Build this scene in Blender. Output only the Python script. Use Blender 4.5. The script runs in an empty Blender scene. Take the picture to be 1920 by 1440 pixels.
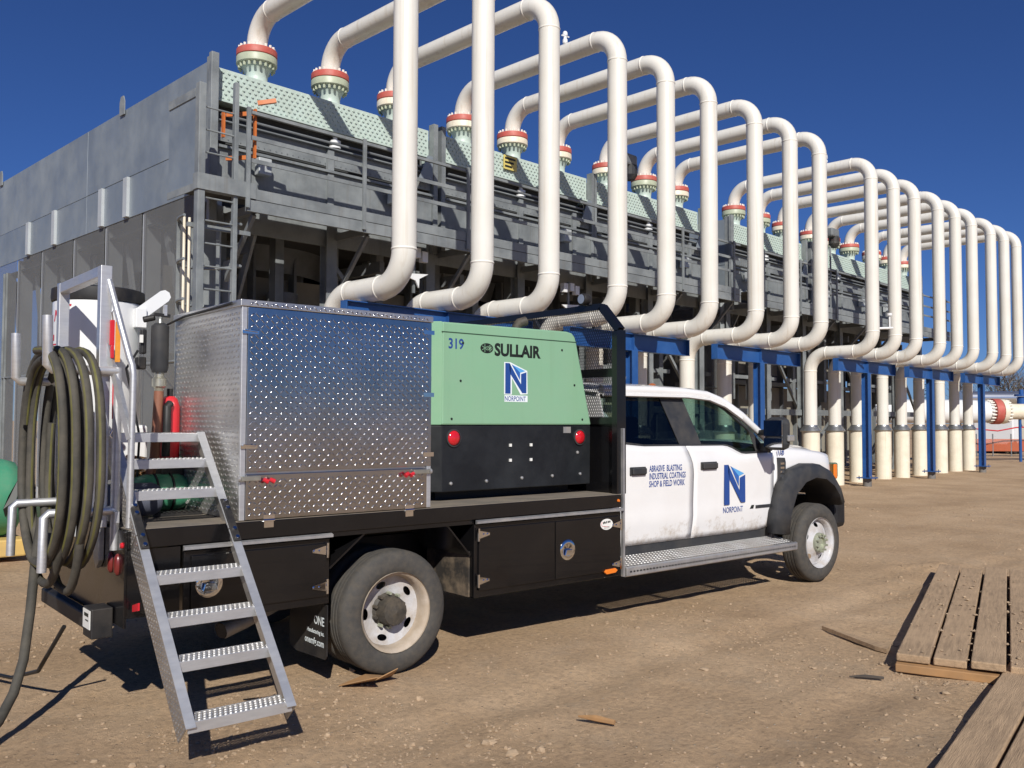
import bpy, bmesh, math, random
from mathutils import Vector, Matrix, noise as mnoise
R=math.radians; PI=math.pi
random.seed(7)
S=bpy.context.scene
COL=S.collection

# ---------------------------------------------------------------- camera
cam=bpy.data.cameras.new('camera'); camo=bpy.data.objects.new('camera',cam); COL.objects.link(camo)
cam.sensor_width=36.0; cam.lens=36.0*1678.65/1920.0; cam.clip_start=.05; cam.clip_end=3000
_a=R(49.98); _p=math.atan((789-720)/1678.65); _r=R(.197)
_F=Vector((math.cos(_a)*math.cos(_p),math.sin(_a)*math.cos(_p),math.sin(_p)))
_R=Vector((math.sin(_a),-math.cos(_a),0)); _U=_R.cross(_F)
_R2=_R*math.cos(_r)+_U*math.sin(_r); _U2=_U*math.cos(_r)-_R*math.sin(_r)
camo.matrix_world=Matrix(((_R2.x,_U2.x,-_F.x,-3.238),(_R2.y,_U2.y,-_F.y,-4.979),(_R2.z,_U2.z,-_F.z,1.657),(0,0,0,1)))
S.camera=camo
S.render.resolution_x=1024; S.render.resolution_y=768

# ---------------------------------------------------------------- light
LD=Vector((.79,1.25,-1.0)).normalized()           # direction the sunlight travels
SUN_EL=math.asin(-LD.z); SUN_AZ=math.atan2(-LD.x,-LD.y)
W=bpy.data.worlds.new('World'); S.world=W; W.use_nodes=True
nt=W.node_tree; nt.nodes.clear()
sky=nt.nodes.new('ShaderNodeTexSky'); sky.sky_type='NISHITA'; sky.sun_disc=False
sky.sun_elevation=SUN_EL; sky.sun_rotation=SUN_AZ; sky.altitude=600; sky.air_density=.9; sky.dust_density=.05; sky.ozone_density=6.0
bg=nt.nodes.new('ShaderNodeBackground'); bg.inputs['Strength'].default_value=.055
tint=nt.nodes.new('ShaderNodeMix'); tint.data_type='RGBA'; tint.blend_type='MULTIPLY'; tint.inputs['Factor'].default_value=1; tint.inputs['B'].default_value=(.52,.70,1.10,1)
wo=nt.nodes.new('ShaderNodeOutputWorld'); nt.links.new(sky.outputs[0],tint.inputs['A']); nt.links.new(tint.outputs['Result'],bg.inputs[0]); nt.links.new(bg.outputs[0],wo.inputs[0])
sl=bpy.data.lights.new('sun','SUN'); sl.energy=4.6; sl.angle=R(.53); sl.color=(1,.955,.88)
so=bpy.data.objects.new('sun',sl); COL.objects.link(so); so.rotation_euler=LD.to_track_quat('-Z','Y').to_euler(); so.location=(-20,-30,25)
S.view_settings.view_transform='Standard'; S.view_settings.look='None'; S.view_settings.exposure=0.1; S.view_settings.gamma=1.0; S.view_settings.use_curve_mapping=False
S.render.engine='CYCLES'

# ---------------------------------------------------------------- materials
MATS={}
def pm(name,col,rough=.5,metal=0.,var=.08,scale=4.,bump=0.,bscale=60.,dust=None,dscale=3.,damt=.5,spec=.5,coat=0.,aniso=None,detail=6.,rvar=.0,streak=None,mud=None):
    if name in MATS: return MATS[name]
    m=bpy.data.materials.new(name); m.use_nodes=True; MATS[name]=m
    t=m.node_tree; N=t.nodes; L=t.links; b=N['Principled BSDF']
    b.inputs['Roughness'].default_value=rough; b.inputs['Metallic'].default_value=metal
    b.inputs['Specular IOR Level'].default_value=spec; b.inputs['Coat Weight'].default_value=coat
    tc=N.new('ShaderNodeTexCoord'); oi=N.new('ShaderNodeObjectInfo'); om=N.new('ShaderNodeMath'); om.operation='MULTIPLY'; om.inputs[1].default_value=31.; L.new(oi.outputs['Random'],om.inputs[0]); va=N.new('ShaderNodeVectorMath'); va.operation='ADD'; L.new(tc.outputs['Object'],va.inputs[0]); L.new(om.outputs[0],va.inputs[1]); co=base_co=va.outputs[0]
    if aniso:
        mp=N.new('ShaderNodeMapping'); mp.inputs['Scale'].default_value=aniso; L.new(co,mp.inputs[0]); co=mp.outputs[0]
    nz=N.new('ShaderNodeTexNoise'); nz.inputs['Scale'].default_value=scale; nz.inputs['Detail'].default_value=detail; nz.inputs['Roughness'].default_value=.6; L.new(co,nz.inputs['Vector'])
    mr=N.new('ShaderNodeMapRange'); mr.inputs[1].default_value=.25; mr.inputs[2].default_value=.75; mr.inputs[3].default_value=1-var; mr.inputs[4].default_value=1+var; L.new(nz.outputs['Fac'],mr.inputs[0])
    hs=N.new('ShaderNodeMix'); hs.data_type='RGBA'; hs.blend_type='MULTIPLY'; hs.inputs['Factor'].default_value=1; hs.inputs['A'].default_value=(*col,1)
    cb=N.new('ShaderNodeCombineColor'); 
    for i in range(3): L.new(mr.outputs[0],cb.inputs[i])
    L.new(cb.outputs[0],hs.inputs['B']); out=hs.outputs['Result']
    if dust:
        n2=N.new('ShaderNodeTexNoise'); n2.inputs['Scale'].default_value=dscale; n2.inputs['Detail'].default_value=9; n2.inputs['Roughness'].default_value=.68; L.new(base_co,n2.inputs['Vector'])
        m2=N.new('ShaderNodeMapRange'); m2.inputs[1].default_value=.42; m2.inputs[2].default_value=.72; m2.inputs[3].default_value=0; m2.inputs[4].default_value=damt; L.new(n2.outputs['Fac'],m2.inputs[0])
        mx=N.new('ShaderNodeMix'); mx.data_type='RGBA'; L.new(m2.outputs[0],mx.inputs['Factor']); L.new(out,mx.inputs['A']); mx.inputs['B'].default_value=(*dust,1); out=mx.outputs['Result']
        rr=N.new('ShaderNodeMapRange'); rr.inputs[3].default_value=rough; rr.inputs[4].default_value=min(1,rough+.4); L.new(m2.outputs[0],rr.inputs[0]); L.new(rr.outputs[0],b.inputs['Roughness'])
        if metal>0:
            r3=N.new('ShaderNodeMapRange'); r3.inputs[3].default_value=metal; r3.inputs[4].default_value=metal*.4; L.new(m2.outputs[0],r3.inputs[0]); L.new(r3.outputs[0],b.inputs['Metallic'])
    elif rvar:
        rr=N.new('ShaderNodeMapRange'); rr.inputs[3].default_value=max(0,rough-rvar); rr.inputs[4].default_value=rough+rvar; L.new(nz.outputs['Fac'],rr.inputs[0]); L.new(rr.outputs[0],b.inputs['Roughness'])
    if streak:      # runs of rust and grime down the surface
        sm=N.new('ShaderNodeMapping'); sm.inputs['Scale'].default_value=(9,9,.35); L.new(base_co,sm.inputs[0]); sn_=N.new('ShaderNodeTexNoise'); sn_.inputs['Scale'].default_value=1.6; sn_.inputs['Detail'].default_value=7; L.new(sm.outputs[0],sn_.inputs['Vector'])
        sr=N.new('ShaderNodeMapRange'); sr.inputs[1].default_value=.56; sr.inputs[2].default_value=.78; sr.inputs[4].default_value=streak[3]; L.new(sn_.outputs['Fac'],sr.inputs[0])
        sx=N.new('ShaderNodeMix'); sx.data_type='RGBA'; L.new(sr.outputs[0],sx.inputs['Factor']); L.new(out,sx.inputs['A']); sx.inputs['B'].default_value=(*streak[:3],1); out=sx.outputs['Result']
    if mud:         # spatter thrown up from the road, thinning out with height
        sp=N.new('ShaderNodeSeparateXYZ'); L.new(tc.outputs['Object'],sp.inputs[0]); hr=N.new('ShaderNodeMapRange'); hr.inputs[1].default_value=mud[4]; hr.inputs[2].default_value=mud[3]; hr.inputs[3].default_value=-.25; hr.inputs[4].default_value=.14; L.new(sp.outputs['Z'],hr.inputs[0])
        mn=N.new('ShaderNodeTexNoise'); mn.inputs['Scale'].default_value=5.; mn.inputs['Detail'].default_value=10; mn.inputs['Roughness'].default_value=.75; L.new(tc.outputs['Object'],mn.inputs['Vector'])
        ad=N.new('ShaderNodeMath'); ad.operation='ADD'; L.new(hr.outputs[0],ad.inputs[0]); L.new(mn.outputs['Fac'],ad.inputs[1]); mq=N.new('ShaderNodeMapRange'); mq.inputs[1].default_value=.52; mq.inputs[2].default_value=.74; mq.inputs[4].default_value=.8; L.new(ad.outputs[0],mq.inputs[0])
        xx=N.new('ShaderNodeMix'); xx.data_type='RGBA'; L.new(mq.outputs[0],xx.inputs['Factor']); L.new(out,xx.inputs['A']); xx.inputs['B'].default_value=(*mud[:3],1); out=xx.outputs['Result']
    L.new(out,b.inputs['Base Color'])
    if bump:
        n3=N.new('ShaderNodeTexNoise'); n3.inputs['Scale'].default_value=bscale; n3.inputs['Detail'].default_value=5; L.new(co,n3.inputs['Vector'])
        bp=N.new('ShaderNodeBump'); bp.inputs['Strength'].default_value=bump; bp.inputs['Distance'].default_value=.01; L.new(n3.outputs['Fac'],bp.inputs['Height']); L.new(bp.outputs[0],b.inputs['Normal'])
    return m
DUST=(.23,.165,.105)
def glass(name,col,refl=1.0,rough=.02):
    m=bpy.data.materials.new(name); m.use_nodes=True; t=m.node_tree; N=t.nodes; L=t.links; N.remove(N['Principled BSDF'])
    tr=N.new('ShaderNodeBsdfTransparent'); tr.inputs[0].default_value=(*col,1)
    gl=N.new('ShaderNodeBsdfGlossy'); gl.inputs['Roughness'].default_value=rough; gl.inputs[0].default_value=(refl,refl,refl,1)
    lw=N.new('ShaderNodeLayerWeight'); lw.inputs[0].default_value=.5; pw=N.new('ShaderNodeMath'); pw.operation='POWER'; pw.inputs[1].default_value=5; L.new(lw.outputs['Facing'],pw.inputs[0])
    fr=N.new('ShaderNodeMath'); fr.operation='MULTIPLY_ADD'; fr.inputs[1].default_value=.92; fr.inputs[2].default_value=.045; L.new(pw.outputs[0],fr.inputs[0])
    mx=N.new('ShaderNodeMixShader'); L.new(fr.outputs[0],mx.inputs[0]); L.new(tr.outputs[0],mx.inputs[1]); L.new(gl.outputs[0],mx.inputs[2]); L.new(mx.outputs[0],N['Material Output'].inputs[0])
    return m
def screen(name,col,dens):
    m=bpy.data.materials.new(name); m.use_nodes=True; t=m.node_tree; N=t.nodes; L=t.links; b=N['Principled BSDF']
    b.inputs['Base Color'].default_value=(*col,1); b.inputs['Roughness'].default_value=.6
    tr=N.new('ShaderNodeBsdfTransparent'); mx=N.new('ShaderNodeMixShader'); mx.inputs[0].default_value=dens
    nz=N.new('ShaderNodeTexNoise'); nz.inputs['Scale'].default_value=1.2; nz.inputs['Detail'].default_value=5
    tc=N.new('ShaderNodeTexCoord'); L.new(tc.outputs['Object'],nz.inputs['Vector'])
    mr=N.new('ShaderNodeMapRange'); mr.inputs[3].default_value=dens-.1; mr.inputs[4].default_value=dens+.1; L.new(nz.outputs['Fac'],mr.inputs[0]); L.new(mr.outputs[0],mx.inputs[0])
    L.new(tr.outputs[0],mx.inputs[1]); L.new(b.outputs[0],mx.inputs[2]); L.new(mx.outputs[0],N['Material Output'].inputs[0])
    return m
M=dict(
 white_pipe=pm('pipe_paint',(.74,.72,.66),.32,var=.04,scale=1.5,dust=(.60,.55,.45),dscale=1.1,damt=.35,coat=.15,streak=(.50,.42,.31,.5)),
 cream=pm('cream_paint',(.80,.74,.60),.4,var=.06,scale=2,dust=(.5,.40,.27),dscale=2.5,damt=.4,streak=(.42,.32,.2,.45)),
 bead=pm('weld_paint',(.78,.75,.68),.35,var=.06,scale=20),
 mint=pm('mint_paint',(.50,.60,.55),.4,var=.06,scale=3,dust=(.30,.26,.18),dscale=5,damt=.22),
 flange_green=pm('flange_green',(.42,.46,.34),.45,var=.12,scale=9),
 redfl=pm('red_flange',(.47,.09,.07),.5,var=.1,scale=9,dust=(.4,.2,.14),dscale=8,damt=.4),
 galv=pm('galvanised',(.235,.256,.262),.5,.3,var=.22,scale=2.2,dust=(.30,.322,.328),dscale=2.2,damt=.6,streak=(.19,.18,.165,.55)),
 galvp=pm('galvanised_panel',(.245,.285,.32),.45,.4,var=.16,scale=1.3,aniso=(1,1,.6),dust=(.30,.34,.375),dscale=.9,damt=.6,streak=(.29,.325,.35,.4)),
 galvl=pm('galvanised_light',(.52,.55,.56),.5,.3,var=.12,scale=3),
 galvd=pm('galvanised_dull',(.20,.215,.225),.6,.3,var=.2,scale=3),
 beige=pm('plenum_panel',(.27,.25,.20),.7,var=.15,scale=2),
 interior_shade=pm('cooler_shade',(.055,.058,.06),.8,var=.2,scale=2),  # near-black: shade inside the cooler is put into the colour
 orange=pm('safety_orange',(.55,.15,.03),.45,var=.1,scale=6,dust=(.45,.15,.05),damt=.4),
 yellow=pm('sign_yellow',(.68,.56,.16),.5,var=.1,scale=5),
 blue=pm('blue_paint',(.018,.082,.27),.35,var=.12,scale=3,dust=(.035,.115,.29),dscale=3,damt=.5,coat=.1),
 collar=pm('collar_metal',(.42,.43,.43),.35,.85,var=.12,scale=8),
 concrete=pm('pile_steel',(.16,.15,.14),.8,var=.2,scale=6),
 black=pm('black_paint',(.005,.005,.006),.22,var=.25,scale=3,dust=(.05,.04,.028),dscale=2.2,damt=.10,coat=.15),
 blackrough=pm('black_rough',(.012,.012,.013),.55,var=.3,scale=8,dust=(.09,.07,.05),dscale=4,damt=.35),
 blackpanel=pm('compressor_black',(.008,.0095,.0115),.42,var=.3,scale=4,dust=(.032,.036,.04),dscale=2.6,damt=.4),
 dustyblack=pm('dusty_black',(.03,.026,.022),.8,var=.2,scale=5,dust=(.22,.165,.11),dscale=7,damt=.95),
 deck=pm('dusty_deck',(.16,.14,.115),.85,var=.2,scale=6,dust=(.26,.21,.155),dscale=4,damt=.8),
 alu=pm('aluminium',(.66,.67,.68),.42,.78,var=.1,scale=9,aniso=(1,1,6),rvar=.1,dust=(.34,.31,.27),dscale=5,damt=.22),
 alud=pm('aluminium_dull',(.52,.52,.52),.45,.8,var=.15,scale=10,dust=(.33,.28,.22),dscale=6,damt=.55),
 tread=pm('diamond_plate',(.47,.475,.485),.17,1.,var=.2,scale=3,rvar=.06,bump=.10,bscale=7),
 treads=pm('diamond_plate_worn',(.66,.65,.63),.30,.92,var=.2,scale=3,rvar=.1,bump=.12,bscale=6,dust=(.45,.42,.38),dscale=2.5,damt=.35),
 treadd=pm('diamond_plate_dull',(.50,.48,.45),.36,.85,var=.2,scale=5,dust=(.32,.27,.21),dscale=4,damt=.6),
 white=pm('truck_white',(.80,.80,.80),.22,var=.02,scale=3,coat=.6,dust=(.55,.47,.38),dscale=1.6,damt=.15,mud=(.36,.27,.17,.55,1.0)),
 plainwhite=pm('white_enamel',(.78,.79,.79),.3,var=.03,scale=3,coat=.3),
 plastic=pm('dark_plastic',(.030,.032,.036),.55,var=.15,scale=10,dust=(.10,.085,.065),dscale=5,damt=.35),
 rubber=pm('tyre_rubber',(.055,.052,.048),.8,var=.2,scale=14,dust=(.12,.10,.075),dscale=22,damt=.5,bump=.15,bscale=90),
 rimwhite=pm('rim_white',(.52,.52,.535),.38,var=.1,scale=6,dust=(.34,.27,.19),dscale=7,damt=.8),
 rimdirt=pm('rim_dirt',(.36,.29,.215),.7,var=.15,scale=8,dust=(.55,.5,.45),dscale=6,damt=.5),
 hub=pm('greasy_hub',(.045,.04,.033),.6,var=.35,scale=18,dust=(.14,.11,.075),dscale=12,damt=.7,bump=.3,bscale=50),
 lug=pm('lug_green',(.36,.38,.29),.4,.3,var=.2,scale=20),
 green=pm('compressor_green',(.225,.42,.265),.35,var=.03,scale=2,coat=.2,dust=(.26,.40,.28),dscale=3,damt=.35,streak=(.20,.33,.2,.3)),
 dkgreen=pm('dark_green_line',(.03,.07,.04),.6),
 dimred=pm('dull_red_lens',(.16,.02,.018),.3,coat=.3),
 redlens=pm('red_lens',(.55,.012,.02),.15,coat=.8),
 redlight=pm('red_plastic',(.55,.02,.03),.35,var=.1,scale=10),
 roofamber=pm('dull_amber',(.35,.10,.03),.3,coat=.4),
 amber=pm('amber_lens',(.80,.20,.02),.2,coat=.8),
 chrome=pm('chrome',(.75,.76,.78),.06,1.,var=.02),
 logoblue=pm('logo_blue',(.018,.065,.27),.4,var=.03),
 logolight=pm('logo_light_blue',(.10,.36,.70),.4,var=.03),
 logomid=pm('logo_mid_blue',(.03,.12,.42),.4,var=.03),
 logowhite=pm('logo_white',(.75,.82,.84),.4,var=.02),
 numblue=pm('number_blue',(.02,.06,.26),.5),
 ink=pm('black_ink',(.010,.014,.011),.5),
 hose=pm('hose_rubber',(.05,.047,.039),.75,var=.25,scale=7,dust=(.13,.115,.09),dscale=5,damt=.7,bump=.2,bscale=120),
 hosey=pm('hose_stripe',(.12,.115,.03),.7,var=.3,scale=12,dust=(.11,.095,.065),dscale=7,damt=.7),
 hoseb=pm('black_hose',(.012,.012,.013),.5,var=.2),
 redhose=pm('red_brown_hose',(.22,.085,.05),.6,var=.15,scale=9,dust=(.2,.15,.1),damt=.3),
 brass=pm('galv_fitting',(.46,.45,.38),.35,.8,var=.2,scale=20),
 brassy=pm('copper_coil',(.45,.26,.12),.4,.7,var=.2,scale=20),
 red=pm('red_paint',(.55,.02,.03),.35,var=.06,scale=6,coat=.2),
 strapo=pm('orange_strap',(.70,.28,.03),.7,var=.12,scale=20),
 tankgreen=pm('tank_green',(.06,.30,.17),.4,var=.12,scale=5,dust=(.18,.22,.14),dscale=5,damt=.4),
 tarp=pm('grey_blue_cloth',(.10,.11,.15),.8,var=.2,scale=6),
 hiviz=pm('hi_vis_yellow',(.62,.68,.05),.6,var=.08),
 skidyellow=pm('skid_yellow',(.62,.42,.13),.6,var=.1,scale=4,dust=(.35,.26,.15),damt=.5),
 wood=pm('mat_timber',(.36,.25,.152),.92,var=.4,scale=3,aniso=(1.2,14,14),dust=(.48,.335,.205),dscale=2.0,damt=1.0,bump=.6,bscale=14),
 woodend=pm('fresh_timber',(.36,.20,.085),.75,var=.2,scale=6,dust=(.2,.14,.09),dscale=4,damt=.6),
 bark=pm('bark',(.06,.05,.042),.9,var=.3,scale=5),
 leaf=pm('spruce_foliage',(.020,.030,.018),.8,var=.4,scale=2),
 twig=pm('bare_twigs',(.13,.11,.095),.9,var=.3,scale=3),
 seat=pm('seat_cloth',(.022,.022,.024),.8,var=.2,scale=8),
 bluevalve=pm('valve_blue',(.02,.09,.30),.4,var=.1),
 label=pm('paper_label',(.75,.75,.72),.5,var=.03),
 refl=pm('silver_jacket',(.62,.64,.66),.25,.9,var=.06),
 lamp=pm('lamp_glass',(.5,.5,.5),.15,.6),
)
M['tint']=glass('privacy_glass',(.05,.055,.06)); M['clear']=glass('front_glass',(.42,.56,.50)); M['screen']=screen('wind_screen',(.20,.205,.205),.42)
M['fence']=screen('fence_mesh',(.55,.14,.06),.55)
M['mesh']=screen('fan_guard',(.03,.03,.03),.85)

# ---------------------------------------------------------------- mesh builder
BA=R(5.377); BO=(3.056,4.716)
def bw(x,y,z=0): return Vector((BO[0]+x*math.cos(BA)-y*math.sin(BA),BO[1]+x*math.sin(BA)+y*math.cos(BA),z))
OFF={}
class MB:
    def __init__(s): s.v=[]; s.f=[]; s.mi=[]; s.cur=0
    def add(s,vs,fs):
        n=len(s.v); s.v+= [tuple(p) for p in vs]
        for f in fs: s.f.append(tuple(i+n for i in f)); s.mi.append(s.cur)
        return s
    def box(s,x0,x1,y0,y1,z0,z1,mat=None):
        vs=[Vector((x,y,z)) for z in (z0,z1) for y in (y0,y1) for x in (x0,x1)]
        if mat is not None: vs=[mat@p for p in vs]
        return s.add(vs,[(0,2,3,1),(4,5,7,6),(0,1,5,4),(2,6,7,3),(0,4,6,2),(1,3,7,5)])
    def bar(s,a,b,w,h,up=(0,0,1)):
        a=Vector(a); b=Vector(b); d=(b-a); l=d.length; d.normalize(); u=Vector(up)
        if abs(d.dot(u))>.98: u=Vector((0,1,0)) if abs(d.y)<.9 else Vector((1,0,0))
        x=d.cross(u).normalized(); z=x.cross(d).normalized()
        m=Matrix(((x.x,d.x,z.x,a.x),(x.y,d.y,z.y,a.y),(x.z,d.z,z.z,a.z),(0,0,0,1)))
        return s.box(-w/2,w/2,0,l,-h/2,h/2,m)
    def tube(s,pts,r,n=12,caps=True,closed=False,stripe=None,rr=None):
        P=[Vector(p) for p in pts]; N=len(P); T=[]
        for i in range(N):
            if closed: t=P[(i+1)%N]-P[i-1]
            else: t=P[min(i+1,N-1)]-P[max(i-1,0)]
            T.append(t.normalized())
        up=Vector((0,0,1)) if abs(T[0].z)<.9 else Vector((1,0,0))
        u=(up-T[0]*up.dot(T[0])).normalized(); rings=[]
        n0=len(s.v)
        for i in range(N):
            u=(u-T[i]*u.dot(T[i])).normalized(); w=T[i].cross(u); q=r if rr is None else rr[i]
            for k in range(n):
                a=2*PI*k/n; s.v.append(tuple(P[i]+(u*math.cos(a)+w*math.sin(a))*q))
        for i in range(N if closed else N-1):
            j=(i+1)%N
            for k in range(n):
                s.f.append((n0+i*n+k,n0+i*n+(k+1)%n,n0+j*n+(k+1)%n,n0+j*n+k)); s.mi.append(1 if stripe is not None and k in stripe else s.cur)
        if caps and not closed:
            s.f.append(tuple(n0+k for k in reversed(range(n)))); s.mi.append(s.cur)
            s.f.append(tuple(n0+(N-1)*n+k for k in range(n))); s.mi.append(s.cur)
        return s
    def cyl(s,a,b,r0,r1=None,n=16,caps=True): return s.tube([a,b],r0,n,caps,rr=[r0,r0 if r1 is None else r1])
    def lathe(s,prof,o,axis='z',n=24,close=False,a0=0,a1=2*PI):
        o=Vector(o); n0=len(s.v); m=len(prof); full=abs(a1-a0-2*PI)<1e-6; cnt=n if full else n+1
        for k in range(cnt):
            a=a0+(a1-a0)*k/n; c,q=math.cos(a),math.sin(a)
            for r,h in prof:
                p={'z':(r*c,r*q,h),'y':(r*c,h,r*q),'x':(h,r*c,r*q)}[axis]; s.v.append(tuple(o+Vector(p)))
        for k in range(n):
            k2=(k+1)%cnt
            for i in range(m if close else m-1):
                j=(i+1)%m
                s.f.append((n0+k*m+i,n0+k2*m+i,n0+k2*m+j,n0+k*m+j)); s.mi.append(s.cur)
        return s
    def prism(s,poly,f0,f1):
        n=len(poly); vs=[f0(*p) for p in poly]+[f1(*p) for p in poly]
        fs=[tuple(range(n)),tuple(reversed(range(n,2*n)))]+[(i,i+n,(i+1)%n+n,(i+1)%n) for i in range(n)]
        return s.add(vs,fs)
    def ext(s,poly,ax,d0,d1):
        f={'y':lambda d:(lambda a,b:Vector((a,d,b))),'x':lambda d:(lambda a,b:Vector((d,a,b))),'z':lambda d:(lambda a,b:Vector((a,b,d)))}[ax]
        return s.prism(poly,f(d0),f(d1))
    def grid(s,rows):
        m=len(rows[0]); n0=len(s.v)
        for r in rows:
            for p in r: s.v.append(tuple(p))
        for i in range(len(rows)-1):
            for j in range(m-1): s.f.append((n0+i*m+j,n0+i*m+j+1,n0+(i+1)*m+j+1,n0+(i+1)*m+j)); s.mi.append(s.cur)
        return s
    def mirror(s,yc):
        n=len(s.v); s2=MB(); s2.v=[(x,2*yc-y,z) for x,y,z in s.v]; s2.f=[tuple(reversed(f)) for f in s.f]; s2.mi=list(s.mi); return s2
    def build(s,name,mats,parent=None,smooth=False,bevel=0,solid=0,fix=True,kind=None,label=None,off=None):
        me=bpy.data.meshes.new(name)
        o3=Vector(off) if off is not None else (Vector(OFF[parent.name]) if parent is not None and parent.name in OFF else Vector((0,0,0)))
        me.from_pydata([(x-o3.x,y-o3.y,z-o3.z) for x,y,z in s.v],[],s.f)
        if not isinstance(mats,(list,tuple)): mats=[mats]
        for q in mats: me.materials.append(M[q] if isinstance(q,str) else q)
        if len(mats)>1: me.polygons.foreach_set('material_index',s.mi)
        if fix:
            b=bmesh.new(); b.from_mesh(me); bmesh.ops.recalc_face_normals(b,faces=b.faces); b.to_mesh(me); b.free()
        if smooth:
            me.polygons.foreach_set('use_smooth',[True]*len(me.polygons))
            try: me.set_sharp_from_angle(angle=R(smooth if smooth is not True else 38))
            except Exception: pass
        o=bpy.data.objects.new(name,me); COL.objects.link(o)
        if parent is not None: o.parent=parent; OFF[o.name]=tuple(o3)
        if solid:
            q=o.modifiers.new('solid','SOLIDIFY'); q.thickness=solid; q.offset=0
        if bevel:
            q=o.modifiers.new('bevel','BEVEL'); q.width=bevel; q.segments=2; q.limit_method='ANGLE'; q.angle_limit=R(40)
        if kind: o['kind']=kind
        if label: o['label']=label
        return o
def thing(name,label,cat,loc=(0,0,0),rot=0,off=None,group=None):
    o=bpy.data.objects.new(name,None); COL.objects.link(o); o.empty_display_size=.2
    o.location=loc; o.rotation_euler=(0,0,rot); o['label']=label; o['category']=cat
    if group: o['group']=group
    OFF[o.name]=tuple(off if off is not None else loc); return o
def bthing(name,label,cat,b,group=None): return thing(name,label,cat,bw(*b),BA,b,group)
def tag(o,label,cat,group=None):
    o['label']=label; o['category']=cat
    if group: o['group']=group
    return o
def solo(mb,name,mats,label,cat,loc,group=None,**k):
    o=mb.build(name,mats,None,off=loc,**k); o.location=loc; return tag(o,label,cat,group)
def copy_tree(o,parent=None):
    c=o.copy(); COL.objects.link(c); c.parent=parent; OFF[c.name]=OFF.get(o.name,(0,0,0))
    for ch in list(o.children): copy_tree(ch,c)
    return c
def arc(c,r,a0,a1,n,plane='yz'):
    out=[]
    for i in range(n+1):
        a=a0+(a1-a0)*i/n; p=(r*math.cos(a),r*math.sin(a))
        out.append(Vector(c)+ (Vector((0,p[0],p[1])) if plane=='yz' else Vector((p[0],0,p[1])) if plane=='xz' else Vector((p[0],p[1],0))))
    return out
def text(s,size,mapf,name,mat,parent,bold=0.,sx=1.,align='LEFT',kind=None):
    """flat lettering: glyph outlines laid by mapf(a,b) on the thing's own surface"""
    cu=bpy.data.curves.new(name,'FONT'); cu.body=s; cu.size=size; cu.align_x=align; cu.offset=bold; cu.resolution_u=3
    o=bpy.data.objects.new(name,cu); COL.objects.link(o); dg=bpy.context.evaluated_depsgraph_get(); dg.update()
    me=bpy.data.meshes.new_from_object(o.evaluated_get(dg)); bpy.data.objects.remove(o); 
    mb=MB(); mb.add([mapf(v.co.x*sx,v.co.y) for v in me.vertices],[tuple(p.vertices) for p in me.polygons]); bpy.data.meshes.remove(me)
    return mb.build(name,mat,parent,fix=False)
def flat(polys,mapf,name,mat,parent):
    mb=MB()
    for p in polys: mb.add([mapf(*q) for q in p],[tuple(range(len(p)))])
    return mb.build(name,mat,parent,fix=False)
def lozenges(mb,o,u,v,nrm,nu,nv,pitch,L=.026,Wd=.008,h=.0035,diag=True,clip=None):
    """raised lens-shaped bumps of diamond plate"""
    o=Vector(o);u=Vector(u);v=Vector(v);nrm=Vector(nrm); K=8
    ring=[(math.copysign(abs(math.cos(2*PI*k/K))**.9,math.cos(2*PI*k/K)),math.sin(2*PI*k/K)) for k in range(K)]
    for i in range(nu):
        for j in range(nv):
            a=(i+.5)*pitch; b=(j+.5)*pitch
            if clip and not clip(a,b): continue
            d1=((1,1) if (i+j)%2==0 else (1,-1)); q=1/math.sqrt(2)
            dx=(u*d1[0]+v*d1[1])*q*L/2; dy=(u*-d1[1]+v*d1[0])*q*Wd/2; c=o+u*a+v*b
            P=[c+dx*x+dy*y for x,y in ring]+[c+dx*x*.66+dy*y*.62+nrm*h*.72 for x,y in ring]+[c-dx*.25+nrm*h,c+dx*.25+nrm*h]
            F=[(k,(k+1)%K,K+(k+1)%K,K+k) for k in range(K)]
            F+=[(K+0,K+1,17),(K+1,K+2,17),(K+2,16,17),(K+2,K+3,16),(K+3,K+4,16),(K+4,K+5,16),(K+5,K+6,16),(K+6,17,16),(K+6,K+7,17),(K+7,K+0,17)]
            mb.add(P,F)
def holes(mb,o,u,v,nu,nv,pu,pv,r,inside=None,k=6):
    """perforated sheet: square cells each with a k-sided hole, rows staggered"""
    o=Vector(o);u=Vector(u);v=Vector(v)
    for j in range(nv):
        for i in range(nu):
            a=(i+(.5 if j%2 else 0))*pu; b=j*pv
            if inside and not inside(a+pu/2,b+pv/2): continue
            c=o+u*(a+pu/2)+v*(b+pv/2); n0=len(mb.v)
            outer=[]; inner=[]
            for q in range(8):
                t=PI/8+q*PI/4; x,y=math.cos(t),math.sin(t); m=max(abs(x),abs(y)); outer.append(c+u*(x/m*pu/2)+v*(y/m*pv/2)); inner.append(c+u*x*r+v*y*r)
            mb.add(outer+inner,[(q,(q+1)%8,8+(q+1)%8,8+q) for q in range(8)])

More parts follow.
